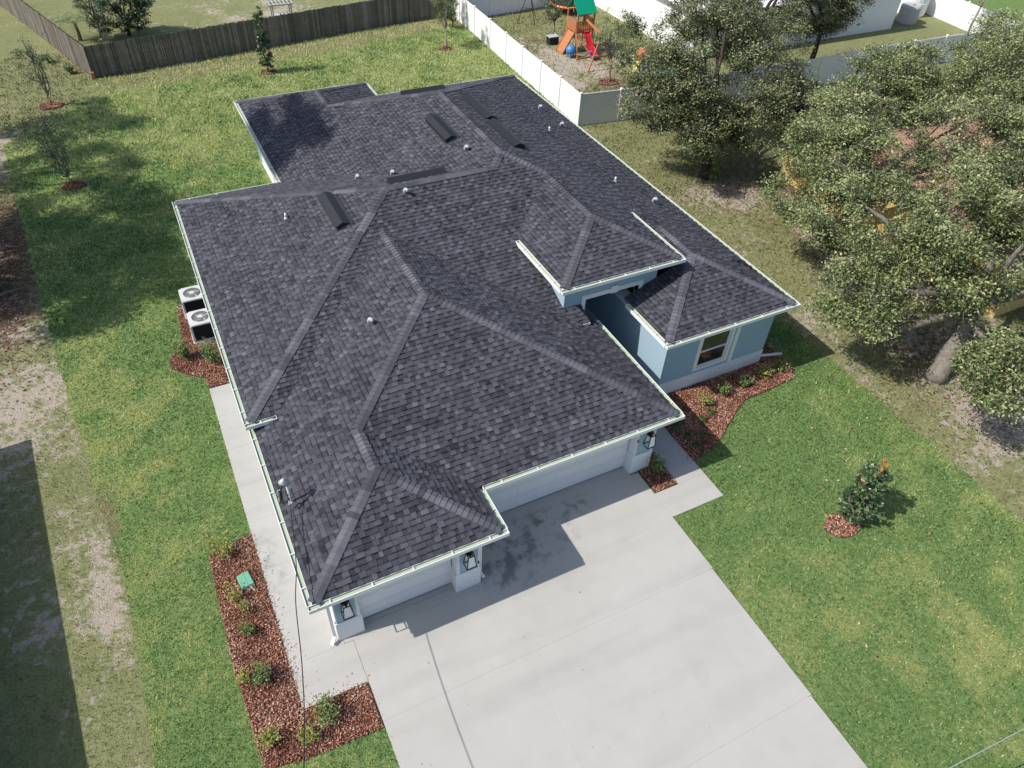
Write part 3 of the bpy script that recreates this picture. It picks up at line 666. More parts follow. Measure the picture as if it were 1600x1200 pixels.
# piers with blue panels and lanterns
def pier(x0, x1, y0, y1, px0, px1, lx, lant=True):
    mb = MB(); mb.box(x0, y0, 0, x1, y1, .86); mb.box(x0+.03, y0+.03, .86, x1-.03, y1, zl); mb.box(x0+.03, y0+.012, .86, px0, y0+.029, zl); mb.box(px1, y0+.012, .86, x1-.03, y0+.029, zl)
    o = mb.build('garage_pier', 'white_stucco', house); bv = o.modifiers.new('bevel', 'BEVEL'); bv.width = .008
    b = MB(); b.box(px0, y0+.02, .862, px1, y0+.029, zl-.1); b.build('blue_panel', 'blue', o)
    bx = MB(); bx.box(px0-.0, y0+.005, .861, px1, y0+.019, .885); bx.build('panel_sill', 'blue', o)
    # lantern: open metal frame, wider at the foot
    z1, z0 = 1.83, 1.36; cx, cy = lx, y0-.13; L = MB(); wt, wb = .085, .135
    top = [(cx+sx*wt, cy+sy*wt, z1) for sx, sy in ((-1, -1), (1, -1), (1, 1), (-1, 1))]; bot = [(cx+sx*wb, cy+sy*wb*.85, z0) for sx, sy in ((-1, -1), (1, -1), (1, 1), (-1, 1))]
    for i in range(4):
        L.beam(top[i], top[(i+1) % 4], .02); L.beam(bot[i], bot[(i+1) % 4], .02); L.beam(top[i], bot[i], .02)
    L.box(cx-wt, cy+.02, z1, cx+wt, cy+wt, z1+.015); L.box(cx-.06, cy+.03, z1-.1, cx+.06, y0+.019, z1+.05); L.tube([(cx, cy, z1), (cx, cy, z1-.10)], .03, 8)
    ln = L.build('wall_lantern', 'black', house)
    gl = MB(); q4 = [Vector(p) for p in (top[0], top[1], bot[1], bot[0])]; gl.face([p+Vector((0, .012, 0)) for p in q4]); gl.face([(cx-wb+.01, y0+.017, z0), (cx+wb-.01, y0+.017, z0), (cx+wt-.01, y0+.017, z1), (cx-wt+.01, y0+.017, z1)]); gl.build('lantern_glass', 'glassclear', ln)
    bb = MB(); bb.lathe((cx, cy, z1-.24), [(.004, 0), (.03, .03), (.034, .07), (.02, .12), (.012, .14)], 10); bb.build('bulb', 'glassclear', ln, True)
    return o
pier(.49, 1.18, .42, .82, .55, 1.06, .83); pier(3.74, 4.47, .42, 2.3, 3.86, 4.38, 4.09); pier(10.33, 11.07, 1.93, 2.5, 10.42, 10.96, 10.74)
# keypad, switch box
for bb_ in ((4.38, .405, 1.05, 4.41, .448, 1.15), (10.37, 1.915, 1.5, 10.40, 1.96, 1.62)): kb = MB(); kb.box(*bb_); kb.build('wall_switch', 'black', house)
# downspouts
def spout(pts, r=.045, name='downspout'):
    mb = MB()
    for i in range(len(pts)-1): mb.beam(pts[i], pts[i+1], .08, .06)
    return mb.build(name, 'white', house)
spout([(.33, .3, 2.5), (.42, .5, 2.3), (.42, .5, .25), (.30, .36, .12)]); spout([(4.62, .75, 2.5), (4.53, .62, 2.3), (4.53, .62, .25), (4.60, .50, .1)])
spout([(18.0, 4.9, 2.8), (17.82, 4.9, 2.55), (17.82, 4.9, .2)]); spout([(10.04, 8.9, 4.05), (10.1, 8.75, 3.82), (10.1, 8.75, 3.72)]); spout([(.35, 16.9, 2.8), (.45, 16.9, 2.6), (.47, 16.9, .25), (-.3, 16.9, .12)])
spout([(4.45, 26.3, 2.7), (4.47, 26.3, .3)])
dp = MB(); dp.tube([(17.82, 4.82, .22), (17.95, 4.6, .15), (18.8, 4.38, .13)], .055, 10); dp.build('drain_pipe', 'white', house, True)
# white round cap at door threshold
# roof vents (long black)
def lvent(c, d, L=1.9, face='W'):
    u = UDIR[d]; e = EDIR[d]; n = Vector((-u[0]*T_, -u[1]*T_, 1)).normalized(); s_ = Vector((u[0], u[1], T_)).normalized(); ev = Vector((e[0], e[1], 0)); c = Vector((c[0], c[1], zroof(*c[:2])))
    M4 = Matrix.Translation(c) @ Matrix(((ev.x, s_.x, n.x, 0), (ev.y, s_.y, n.y, 0), (ev.z, s_.z, n.z, 0), (0, 0, 0, 1)))
    mb = MB(); W = .24; hv = .17
    f = lambda *p: [M4 @ Vector(q) for q in p]
    a, b = -L/2, L/2
    mb.face(f((a, -W, hv), (b, -W, hv), (b, .02, hv+.03), (a, .02, hv+.03))); mb.face(f((a, .02, hv+.03), (b, .02, hv+.03), (b, W, .03), (a, W, .03)))
    mb.face(f((a, -W, .035), (b, -W, .035), (b, -W, hv), (a, -W, hv))); mb.face(f((a, -W, .0), (a, -W, hv), (a, .02, hv+.03), (a, W, .03), (a, W, 0))); mb.face(f((b, -W, .0), (b, -W, hv), (b, .02, hv+.03), (b, W, .03), (b, W, 0)))
    mb.box(a-.06, -W-.05, .018, b+.06, W+.1, .03, M4=M4)
    return mb.build('roof_vent', 'vent', roof)
lvent((4.72, 12.85), 'W', 2.2); lvent((10.1, 16.35), 'W', 2.1); lvent((12.35, 17.75), 'E', 2.3); lvent((12.25, 15.1), 'E', 2.4); lvent((7.95, 13.45), 'N', 2.1); lvent((11.4, 21.6), 'N', 2.0)
# plumbing vents: lead sleeves and goose-neck hoods
def pvent(x, y, hood):
    z = zroof(x, y); mb = MB()
    if hood:
        mb.tube([(x, y, z-.03), (x, y, z+.11), (x+.02, y-.03, z+.17), (x+.05, y-.1, z+.19), (x+.06, y-.16, z+.15)], [.055, .056, .06, .062, .06], 12)
    else:
        mb.tube([(x, y, z-.03), (x, y, z+.20)], [.055, .042], 10); mb.tube([(x, y, z-.03), (x, y, z+.05)], [.09, .06], 10)
    return mb.build('vent_pipe', 'hood' if hood else 'galv', roof, True)
for (x, y, hd) in ((3.26, 14.0, 0), (7.0, 12.15, 1), (4.03, 7.37, 1), (6.4, 15.9, 1), (7.6, 15.3, 1), (10.2, 14.3, 1), (16.75, 20.4, 1), (15.5, 17.2, 0), (16.8, 18.4, 1), (15.95, 12.5, 0), (16.85, 11.05, 1)): pvent(x, y, hd)
# service mast
mst = MB(); mz = zroof(.39, 3.05)
mst.tube([(.39, 3.05, 1.0), (.39, 3.05, mz+.78)], .035, 10); mst.tube([(.39, 3.05, mz), (.39, 3.05, mz+.06)], [.10, .04], 10)
ms_ = mst.build('service_mast', 'galv', house, True)
hd = MB(); hd.tube([(.39, 3.05, mz+.74), (.37, 3.03, mz+.84), (.30, 3.0, mz+.92), (.36, 3.03, mz+1.0)], [.08, .10, .09, .02], 12); hd.build('weather_head', 'galv', ms_, True)
lp = MB()
for i in range(3):
    a = .1+.06*i; lp.tube([(.36, 3.02, mz+.86), (.24-.03*i, 2.92, mz+.74), (.20-.03*i, 2.85-.05*i, mz+.48), (.30, 2.8, mz+.36-.02*i), (.36, 2.92, mz+.5)], .012, 6)
lp.build('service_loop', 'cable', ms_, True)
for a in (0, 1):
    sp = MB(); sp.tube([(.18-.04*a+.02*math.cos(k*1.3), 2.9+.03*math.sin(k*1.3), mz+.78-.05*k) for k in range(9)], .016, 6); sp.build('cable_grip', 'galv', ms_, True)
# service drop and street cables
def cable(name, pts, r, m, label, grp=None):
    cu = MB(); P = [Vector(p) for p in pts]; out = []
    for i in range(len(P)-1):
        for k in range(10):
            t = k/10; p0 = P[max(i-1, 0)]; p1 = P[i]; p2 = P[i+1]; p3 = P[min(i+2, len(P)-1)]
            out.append(.5*((2*p1)+(p2-p0)*t+(2*p0-5*p1+4*p2-p3)*t*t+(3*p1-p0-3*p2+p3)*t**3))
    out.append(P[-1]); cu.tube(out, r, 6); o = cu.build(name, m, None, True); tag(o, label, 'cable', grp); return o
cable('service_cable', [(.36, 2.85, mz+.45), (.24, 2.2, 3.02), (.02, 1.0, 3.0), (-.23, .03, 3.1), (-.5, -1.6, 3.22), (-.9, -3.4, 3.55), (-2.0, -7.5, 4.6), (-4.5, -16, 7.0)], .011, 'cable', 'black twisted power cable dropping from the roof mast over the walkway')
cable('street_cable', [(x, -8.87-.077*(x-6.2), 7.9+.0006*(x-6.2)**2) for x in (-20, -13, -6, 0, 6.2, 12, 18, 24, 30)], .006, 'cablegrey', 'pale overhead cable crossing the bottom right corner of the lawn')
cable('street_cable', [(x, -9.21-.11*(x-6.9), 7.7+.0006*(x-6.9)**2) for x in (-20, -13, -6, 0, 6.9, 12, 18, 24, 30)], .006, 'cable', 'dark overhead cable just below the pale one at bottom right')

# air conditioners
def ac(x0, y0, label):
    r = empty('air_conditioner', (x0+.44, y0+.44, 0)); tag(r, label, 'air conditioner', 'condensers beside the left wall')
    s = .88; h = .86; hs = s/2
    b = MB(); b.box(-hs+.03, -hs+.03, .12, hs-.03, hs-.03, h-.06)
    b.build('coil', 'aclouvre', r)
    lv = MB()
    for i in range(17):
        z = .15+i*.038
        lv.box(-hs+.005, -hs+.06, z, -hs+.026, hs-.06, z+.014); lv.box(hs-.026, -hs+.06, z, hs-.005, hs-.06, z+.014); lv.box(-hs+.06, -hs+.005, z, hs-.06, -hs+.026, z+.014); lv.box(-hs+.06, hs-.026, z, hs-.06, hs-.005, z+.014)
    lv.build('louvre_panel', 'vent', r)
    cb = MB()
    for sx in (-1, 1):
        for sy in (-1, 1): cb.box(sx*hs-.03*(sx > 0)*2+0, sy*hs-.06*(sy > 0), .1, sx*hs+.06*(sx < 0), sy*hs+.06*(sy < 0), h-.05)
    cb.box(-hs, -hs, .08, hs, hs, .13); cb.build('corner_posts', 'ac', r)
    t = MB(); n = 40; ring = []; rr = .31
    for i in range(n):
        a = 2*PI*i/n; c, s_ = math.cos(a), math.sin(a); k = hs/max(abs(c), abs(s_)); k = min(k, hs*1.25)
        ring.append((Vector((c*rr, s_*rr, h)), Vector((c*k, s_*k, h-.012)), Vector((c*k, s_*k, h-.07))))
    for i in range(n):
        a, b2 = ring[i], ring[(i+1) % n]; t.face([a[0], a[1], b2[1], b2[0]]); t.face([a[1], a[2], b2[2], b2[1]])
    t.build('top_panel', 'ac', r)
    gr = MB()
    for q in range(1, 7): gr.tube([(rr*q/6*math.cos(a), rr*q/6*math.sin(a), h+.012) for a in np.linspace(0, 2*PI, 25)], .004, 4)
    for q in range(24): a = 2*PI*q/24; gr.tube([(0, 0, h+.012), (rr*math.cos(a), rr*math.sin(a), h+.006)], .0045, 4)
    gr.lathe((0, 0, h), [(.09, 0), (.09, .02), (.01, .025)], 14); gr.build('fan_guard', 'ac', r)
    fn = MB()
    for q in range(4):
        a = PI/2*q+.3; M4 = Matrix.Rotation(a, 4, 'Z') @ Matrix.Rotation(.35, 4, 'X'); fn.box(.05, -.09, -.004, .29, .09, .004, M4=Matrix.Translation((0, 0, h-.08)) @ M4)
    fn.build('fan', 'ac', r); w_ = MB(); w_.box(-.3, -.3, h-.2, .3, .3, h-.18); w_.build('fan_well', 'dark', r)
    pd = MB(); pd.box(-hs-.05, -hs-.05, 0, hs+.05, hs+.05, .09); pd.build('pad', 'concrete', r)
    return r
ac(-.86, 15.36, 'grey square air conditioner with fan on top, farther one of two by the left eave')
ac(-.82, 13.78, 'grey square air conditioner nearer the two round bushes by the left eave')
# valve box
vb = empty('irrigation_valve_box', (-1.27, 3.15, 0), .15); tag(vb, 'small green plastic utility box lying in the left mulch bed', 'utility box')
b = MB(); b.box(-.17, -.24, 0, .17, .24, .13); o = b.build('body', 'valve', vb); o.modifiers.new('b', 'BEVEL').width = .03
b = MB(); b.box(-.15, -.22, .131, .15, .22, .15); b.box(-.02, -.2, .151, .02, .2, .158); o = b.build('lid', 'valve', vb); b = MB(); b.tube([(.05, -.24, .1), (.1, -.42, .06), (.08, -.5, .04)], .02, 6); b.build('pipe', 'galv', vb)

# ---------------------------------------------------------------- planting
def shrub(x, y, r, h, m, label, n=420, size=.06, name='shrub', grp=None, seed=0, stems=7, twist=0, sparse=0, cat='shrub'):
    R = np.random.RandomState(seed+17); o = empty(name, (x, y, 0)); tag(o, label, cat, grp)
    st = MB(); tips = []
    for i in range(stems):
        a = 2*PI*(i+R.rand()*.6)/stems; rr = r*R.uniform(.35, .85); z = h*R.uniform(.6, .98)
        if i == 0: rr = r*.1; z = h
        st.tube([(0, 0, 0), (rr*.4*math.cos(a), rr*.4*math.sin(a), z*.5), (rr*math.cos(a), rr*math.sin(a), z)], [.014, .01, .004], 5); tips.append((rr*math.cos(a), rr*math.sin(a), z))
    st.build('stem', 'darkbark', o)
    T = np.array(tips); idx = R.randint(0, len(T), n); t = R.uniform(.2, 1.02, n)**.7
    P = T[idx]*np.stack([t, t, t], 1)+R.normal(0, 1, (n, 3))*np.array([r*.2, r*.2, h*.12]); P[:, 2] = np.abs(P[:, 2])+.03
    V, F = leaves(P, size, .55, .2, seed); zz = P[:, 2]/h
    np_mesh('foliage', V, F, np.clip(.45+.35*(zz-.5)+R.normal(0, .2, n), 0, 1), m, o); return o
SL = 'shrubs in the left mulch bed'
shrub(-1.62, 4.3, .50, .60, 'leaf_yellow', 'olive green shrub at the top end of the left mulch bed', 700, .06, seed=1, grp=SL)
shrub(-1.6, 2.75, .33, .5, 'leaf_yellow', 'thin yellow-green shrub just below the green utility box', 260, .06, seed=2, grp=SL)
shrub(-1.42, 2.25, .26, .45, 'leaf_yellow', 'smallest wispy yellow shrub in the left mulch bed', 130, .06, seed=3, grp=SL)
shrub(-1.52, 1.62, .30, .42, 'leaf_shrub', 'small compact green shrub midway down the left mulch bed', 320, .06, seed=4, grp=SL)
shrub(-1.45, .28, .36, .60, 'leaf_shrub', 'dark green shrub with a yellow side beside the lower walkway', 620, .06, seed=5, grp=SL)
shrub(-1.85, .42, .22, .42, 'leaf_yellow', 'orange-yellow shrub touching the dark green one by the lawn edge', 240, .06, seed=6, grp=SL)
shrub(-1.63, -1.25, .30, .42, 'leaf_yellow', 'round yellow-green shrub near the bottom edge of the left bed', 430, .06, seed=7, grp=SL)
shrub(-.83, -1.6, .30, .5, 'leaf_yellow', 'yellow-green shrub left of the larger one below the walkway corner', 380, .06, seed=8, grp=SL)
shrub(-.30, -1.28, .42, .62, 'leaf_shrub', 'largest bright green shrub below the walkway corner', 620, .065, seed=9, grp=SL)
shrub(-1.22, 13.15, .36, .75, 'leaf_shrub', 'leafy green bush on the lawn side below the air conditioners', 900, .07, seed=10, grp='bushes by the air conditioners')
shrub(-.42, 12.45, .44, .85, 'leaf_shrub', 'round green bush tucked against the left eave', 1200, .07, seed=11, grp='bushes by the air conditioners')
SR = 'leafy shrubs under the front window'
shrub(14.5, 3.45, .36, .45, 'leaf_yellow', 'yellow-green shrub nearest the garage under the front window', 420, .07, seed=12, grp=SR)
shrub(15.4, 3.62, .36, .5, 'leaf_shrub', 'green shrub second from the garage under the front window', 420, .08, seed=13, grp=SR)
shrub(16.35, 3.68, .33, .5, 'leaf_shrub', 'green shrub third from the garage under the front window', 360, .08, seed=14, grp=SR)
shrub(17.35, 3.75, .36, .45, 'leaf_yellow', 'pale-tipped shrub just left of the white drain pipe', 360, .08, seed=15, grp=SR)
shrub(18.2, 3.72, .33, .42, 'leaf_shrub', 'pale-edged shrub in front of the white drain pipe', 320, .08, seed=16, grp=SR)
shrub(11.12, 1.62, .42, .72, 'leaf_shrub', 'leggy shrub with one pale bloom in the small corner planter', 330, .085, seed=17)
def tuft(x, y, label, seed):
    R = np.random.RandomState(seed); n = 150; a = R.uniform(0, 2*PI, n); L = R.uniform(.14, .26, n); o = R.uniform(.3, 1, n)
    V = []
    for i in range(n):
        d = np.array([math.cos(a[i]), math.sin(a[i]), 0]); s = np.array([-d[1], d[0], 0])*.006; b0 = d*.03*R.rand(); m_ = b0+d*L[i]*.5*o[i]+np.array([0, 0, L[i]*.8]); t = b0+d*L[i]*o[i]+np.array([0, 0, L[i]*(.9-.5*o[i])])
        V += [b0-s, b0+s, m_+s, m_-s, m_-s, m_+s, t, t]
    V = np.array(V); V = V.reshape(-1, 3); ob = np_mesh('grass_tuft', V, np.arange(len(V)).reshape(-1, 4), R.uniform(.1, .6, len(V)//4), 'leaf_shrub'); ob.location = (x, y, .04)
    tag(ob, label, 'plant', 'grassy tufts in the front mulch bed'); return ob
for i, (x, y, l) in enumerate(((14.35, 2.98, 'dark grassy tuft in sun nearest the curved lawn edge'), (13.9, 2.85, 'dark grassy tuft in sun left of the one by the lawn edge'), (13.15, 3.05, 'shaded grassy tuft closest to the garage roof corner'),
                               (13.45, 2.28, 'shaded grassy tuft at the edge of the roof shadow'), (12.98, 2.45, 'shaded grassy tuft in the middle by the walkway'), (12.98, 1.95, 'lowest shaded grassy tuft in the front bed'), (12.85, 2.95, 'shaded grassy tuft beside the walk near the roof'))): tuft(x, y, l, i)

def tree(name, label, base, fork, crown, bark, leafm, rt=.25, nleaf=160, lsize=.12, seed=0, grp=None, limbs=7, cr=.75, cat='tree', tonez=True):
    """crown: list of (cx,cy,cz, rx,ry,rz, nclusters)"""
    R = np.random.RandomState(seed+5); base = Vector(base); fork = Vector(fork); o = empty(name, base); tag(o, label, cat, grp)
    T = MB(); L = lambda p: Vector(p)-base
    mid = base.lerp(fork, .5)+Vector((R.normal(0, .05), R.normal(0, .05), 0))
    T.tube([L(base)-Vector((0, 0, .1)), L(base)+Vector((0, 0, .25)), L(mid), L(fork)], [rt*1.5, rt*1.1, rt*.9, rt*.75], 10)
    cl = []
    for (cx, cy, cz, rx, ry, rz, n) in crown:
        k = 0
        while k < n:
            v = R.normal(size=3); v /= np.linalg.norm(v); q = R.uniform(.35, 1)**.45; p = np.array([cx, cy, cz])+v*q*np.array([rx, ry, rz])
            # gaps: clusters thinned by a coarse noise
            if rx > 1.4 and vnoise(np.array([p[0]+p[2]*.7]), np.array([p[1]-p[2]*.5]), 1.6, seed)[0] < .34: k += .22; continue
            cl.append(p); k += 1
    cl = np.array(cl); B = MB(); pts = [np.array(fork)]; rad = [rt*.7]
    step = max(1, len(cl)//(limbs*3)); ends = cl[R.permutation(len(cl))[:limbs]]
    nodes = [(np.array(fork), rt*.65)]
    for e in ends:                                # main limbs
        a = np.array(fork); m_ = a*.45+e*.55; m_[2] -= .10*np.linalg.norm(e-a)*R.uniform(-.6, 1); m_ += R.normal(0, .25, 3)
        ps = []; rs = []
        for t in np.linspace(0, 1, 8):
            p = a*(1-t)**2+2*m_*t*(1-t)+e*t*t+R.normal(0, .05, 3)*(0 < t < 1); ps.append(p); r_ = rt*.55*(1-t)**.8+.02; rs.append(r_)
            if t > .15: nodes.append((p, r_))
        B.tube([L(p) for p in ps], rs, 7)
    NP = np.array([n_[0] for n_ in nodes])
    for c in sorted(cl, key=lambda c_: np.linalg.norm(c_-np.array(fork))):   # branches grow outward from what is there
        d = np.linalg.norm(NP-c, axis=1)+.6*np.maximum(NP[:, 2]-c[2], 0); j = int(d.argmin()); a = NP[j]; r_ = min(nodes[j][1]*.5, .012+.018*d[j])
        m_ = (a+c)/2+R.normal(0, .12*max(.3, d[j]*.3), 3)
        B.tube([L(a), L(m_), L(c)], [max(r_, .012), max(r_*.65, .009), .005], 5)
        nodes.append((m_, max(r_*.65, .012))); nodes.append((c, .012)); NP = np.vstack([NP, m_, c])
        for q in range(3):
            e = c+R.normal(0, cr*.5, 3); B.tube([L(m_*.4+c*.6), L(e)], [.009, .004], 4)
    tr_ = T.build('trunk', bark, o, True); B.build('branches', bark, tr_, True)
    n = len(cl)*nleaf; idx = np.repeat(np.arange(len(cl)), nleaf)
    v = R.normal(size=(n, 3)); v *= (R.uniform(0, 1, n)**.5/np.linalg.norm(v, axis=1))[:, None]
    sc = R.uniform(.6, 1.25, len(cl))[idx][:, None]*cr
    P = cl[idx]+v*sc*np.array([1, 1, .56]); P -= np.array(base)
    V, F = leaves(P, lsize, .5, .35, seed); ct = R.normal(0, .10, len(cl))[idx]
    np_mesh('crown', V, F, np.clip(.42+ct+R.normal(0, .26, n), 0, 1), leafm, o); return o
tree('oak_tree', 'large dark green live oak overhanging the white fence behind the house', (24.95, 17.0, 0), (24.9, 17.3, 2.4), [(25.9, 18.0, 5.3, 4.0, 3.9, 2.5, 225), (22.9, 18.6, 4.4, 2.0, 2.6, 1.6, 60), (26.8, 15.2, 3.8, 3.6, 2.2, 1.6, 110), (26.6, 21.0, 6.2, 2.8, 2.6, 1.6, 90), (30.5, 21.5, 5.2, 2.6, 2.2, 1.8, 80), (24.0, 15.8, 2.9, 2.0, 1.4, .9, 46), (28.2, 15.2, 3.4, 2.6, 1.8, 1.2, 80), (23.4, 17.6, 3.2, 1.7, 1.8, 1.0, 50), (21.9, 18.3, 3.9, 1.4, 2.2, 1.1, 34), (22.8, 21.6, 5.4, 1.8, 2.0, 1.2, 26)], 'darkbark', 'leaf_oakdark', .26, 181, 0.116, 1, limbs=14, cr=.66)
tree('oak_tree', 'leaning pale-barked live oak in front of the yellow house', (23.4, 1.05, 0), (24.6, 1.75, 2.6), [(25.0, 2.6, 5.2, 3.6, 3.2, 1.7, 210), (22.6, 5.6, 4.2, 2.6, 2.8, 1.7, 120), (20.3, 3.4, 3.1, 1.5, 2.0, 1.0, 62), (22.0, -1.3, 2.8, 1.9, 1.2, 1.0, 66), (27.5, -.5, 4.6, 3.0, 1.8, 1.6, 80), (22.6, 2.2, 3.9, 1.9, 1.5, 1.1, 60), (27.2, 3.6, 5.2, 2.8, 2.4, 1.2, 90)], 'bark', 'leaf_oak', .33, 166, 0.116, 2, limbs=16, cr=.62)
tree('oak_tree', 'airy live oak over the near corner of the yellow house roof', (26.6, 9.4, 0), (26.9, 9.6, 2.6), [(25.4, 8.8, 5.0, 3.3, 3.0, 1.9, 150), (28.0, 11.6, 5.0, 2.9, 2.0, 1.5, 74), (23.2, 8.9, 3.4, 1.9, 1.9, 1.2, 44), (29.6, 7.4, 5.6, 3.2, 2.6, 1.3, 100)], 'bark', 'leaf_oak', .22, 166, 0.116, 3, limbs=13, cr=.62)
tree('oak_tree', 'live oak with upright pale limbs near the far white fence', (31.2, 15.6, 0), (31.3, 15.4, 2.4), [(31.4, 13.6, 4.9, 3.0, 2.4, 1.7, 130), (34.0, 13.2, 4.9, 3.4, 2.6, 1.7, 120)], 'bark', 'leaf_oak', .22, 181, 0.120, 4, limbs=13, cr=.7)
tree('oak_tree', 'olive green live oak at the right edge above the clay roof', (40.0, 11.0, 0), (39.9, 11.0, 3.0), [(38.4, 11.6, 5.4, 4.0, 3.0, 1.9, 170), (43, 14.6, 5.0, 4.4, 3.0, 1.7, 120), (35.0, 8.6, 5.4, 3.0, 2.4, 1.2, 80)], 'bark', 'leaf_oak', .25, 174, 0.124, 5, limbs=14, cr=.72)
tree('oak_tree', 'tall dark tree rising behind the big oak at the top edge', (34.8, 26.0, 0), (34.7, 26.0, 3.2), [(33.8, 24.6, 5.6, 3.8, 2.2, 2.4, 190), (30.4, 25.4, 5.6, 2.6, 2.2, 1.8, 80)], 'darkbark', 'leaf_oakdark', .22, 181, 0.120, 6, limbs=10, cr=.72)
tree('oak_tree', 'dark bushy tree against the grey shaded house wall', (41.6, 27.0, 0), (41.6, 27.0, 2.4), [(41.4, 26.6, 4.6, 3.0, 1.8, 2.2, 120), (38.6, 25.8, 4.4, 2.8, 1.8, 2.0, 90)], 'darkbark', 'leaf_oakdark', .18, 174, 0.129, 7, limbs=8, cr=.72)
tree('slender_tree', 'slim tree with thin pale trunks before the sunlit far fence', (56.3, 26.3, 0), (56.4, 26.3, 2.6), [(56.4, 26.4, 4.7, 1.7, 1.5, 1.2, 26)], 'bark', 'leaf_dull', .08, 110, .14, 8, limbs=4, cr=.6)
tree('small_tree', 'small round tree with dark leaves behind the white fence near the swing frame', (27.65, 38.2, 0), (27.7, 38.2, 1.0), [(27.7, 38.2, 2.3, 1.0, 1.0, 1.0, 26)], 'bark', 'leaf_dark', .05, 70, .12, 9, limbs=5, cr=.35)
tree('small_tree', 'spindly light green tree with several pale trunks near the swing', (27.0, 29.55, 0), (27.0, 29.7, 1.4), [(27.3, 30.2, 3.0, 1.5, 1.3, 1.2, 34)], 'bark', 'leaf_shrub', .06, 70, .10, 10, limbs=6, cr=.45)
tree('small_tree', 'young lollipop tree where wooden fence meets white fence', (19.6, 38.55, 0), (19.6, 38.6, 1.3), [(19.6, 38.6, 2.7, .9, .9, 1.0, 34)], 'bark', 'leaf_shrub', .04, 70, .10, 11, limbs=5, cr=.35)
tree('sapling', 'thin feathery sapling on a mulch ring by the wooden fence corner', (-4.5, 37.7, 0), (-4.5, 37.7, .6), [(-4.7, 37.8, 2.3, .65, .55, 1.5, 34)], 'bark', 'leaf_dull', .03, 42, .10, 12, limbs=6, cr=.32)
tree('sapling', 'leafy upright sapling on a mulch ring halfway down the left lawn', (-4.05, 27.8, 0), (-4.1, 27.8, .5), [(-4.3, 27.8, 1.9, .6, .55, 1.5, 48)], 'bark', 'leaf_dull', .03, 42, .095, 13, limbs=6, cr=.28)
tree('columnar_tree', 'narrow dark glossy columnar tree in front of the wooden fence', (7.6, 38.5, 0), (7.6, 38.5, .5), [(7.6, 38.5, 1.1, .42, .42, 1.0, 36), (7.6, 38.5, 2.6, .32, .32, 1.3, 30)], 'darkbark', 'leaf_dark', .04, 55, .11, 14, limbs=6, cr=.22)
tree('bush', 'tall loose bush in the gap at the end of the wooden fence', (21.6, 42.2, 0), (21.6, 42.2, .5), [(21.5, 42.3, 1.6, .6, .7, 1.3, 30)], 'darkbark', 'leaf_shrub', .05, 60, .11, 15, limbs=6, cr=.35, cat='bush')
# magnolia with rust undersides
mg = tree('magnolia', 'young magnolia with glossy leaves and rusty tips on the right front lawn', (15.5, -2.45, 0), (15.5, -2.45, .3), [(15.6, -2.35, .85, .62, .55, .6, 40), (15.65, -2.3, 1.6, .45, .42, .75, 30)], 'bark', 'leaf_dark', .03, 36, .14, 16, limbs=6, cr=.20)
R_ = np.random.RandomState(8); P = R_.normal(0, 1, (46, 3))*np.array([.28, .28, .55])+np.array([.08, .05, 1.35]); P[:14] = R_.normal(0, 1, (14, 3))*np.array([.05, .05, .14])+np.array([.12, .08, 2.5])
V, F = leaves(P, .15, .5, 0, 3); np_mesh('rusty_leaves', V, F, R_.rand(len(F)), 'leaf_rust', mg)
stk = MB(); stk.tube([(-.22, -.02, 0), (.02, .02, 1.1)], .014, 6); stk.build('stake', 'bark', mg)
# small weedlike plants
def spiky(x, y, r, h, n, m, label, name, seed, cat='plant', tilt=1.):
    R = np.random.RandomState(seed); V = []
    for i in range(n):
        a = R.uniform(0, 2*PI); d = np.array([math.cos(a), math.sin(a), 0]); s = np.array([-d[1], d[0], 0])*r*.05; o_ = R.uniform(.2, 1); L_ = R.uniform(.7, 1)
        b0 = d*.03; m_ = b0+d*r*.5*o_*L_+np.array([0, 0, h*.7*L_]); t = b0+d*r*o_*L_+np.array([0, 0, h*(1.05-.55*o_)*L_])
        V += [b0-s*.5, b0+s*.5, m_+s, m_-s, m_-s, m_+s, t+s*.05, t-s*.05]
    V = np.array(V).reshape(-1, 3); ob = np_mesh(name, V, np.arange(len(V)).reshape(-1, 4), R.uniform(.2, .9, len(V)//4), m); ob.location = (x, y, 0); tag(ob, label, cat); return ob
spiky(24.9, 16.45, .75, .95, 60, 'leaf_shrub', 'spiky yucca plant at the foot of the big oak', 'yucca', 1)
def palm(x, y, hgt, label, seed, n=16):
    R = np.random.RandomState(seed); o = empty('palm', (x, y, 0)); tag(o, label, 'palm')
    t = MB(); t.tube([(0, 0, 0), (.05, 0, hgt*.5), (0, 0, hgt)], [.14, .1, .09], 8); t.build('trunk', 'bark', o)
    V = []; 
    for i in range(n):
        a = 2*PI*i/n+R.rand()*.3; d = np.array([math.cos(a), math.sin(a), 0]); L_ = R.uniform(1.4, 2.1); up = R.uniform(.5, 1.2)
        for s in np.linspace(.12, 1, 16):
            p = np.array([0, 0, hgt])+d*L_*s+np.array([0, 0, up*s*1.4-1.5*s*s]); sd = np.array([-d[1], d[0], 0])
            for q in (-1, 1):
                tip = p+sd*q*.42*(1.1-s)+d*.2+np.array([0, 0, -.1]); V += [p, p+d*.06, tip+d*.01, tip]
    V = np.array(V); np_mesh('fronds', V, np.arange(len(V)).reshape(-1, 4), R.uniform(.1, .8, len(V)//4), 'leaf_dull', o); return o
palm(-2.4, 48.0, 1.2, 'feathery palm at the left of the clump behind the wooden fence', 3)
tree('bush', 'dense dark round bush at the right of the clump behind the wooden fence', (.6, 48.0, 0), (.6, 48.0, .8), [(.6, 48.0, 1.9, 1.9, 1.4, 1.7, 130)], 'darkbark', 'leaf_dark', .1, 90, .14, 17, limbs=6, cr=.45, cat='bush')
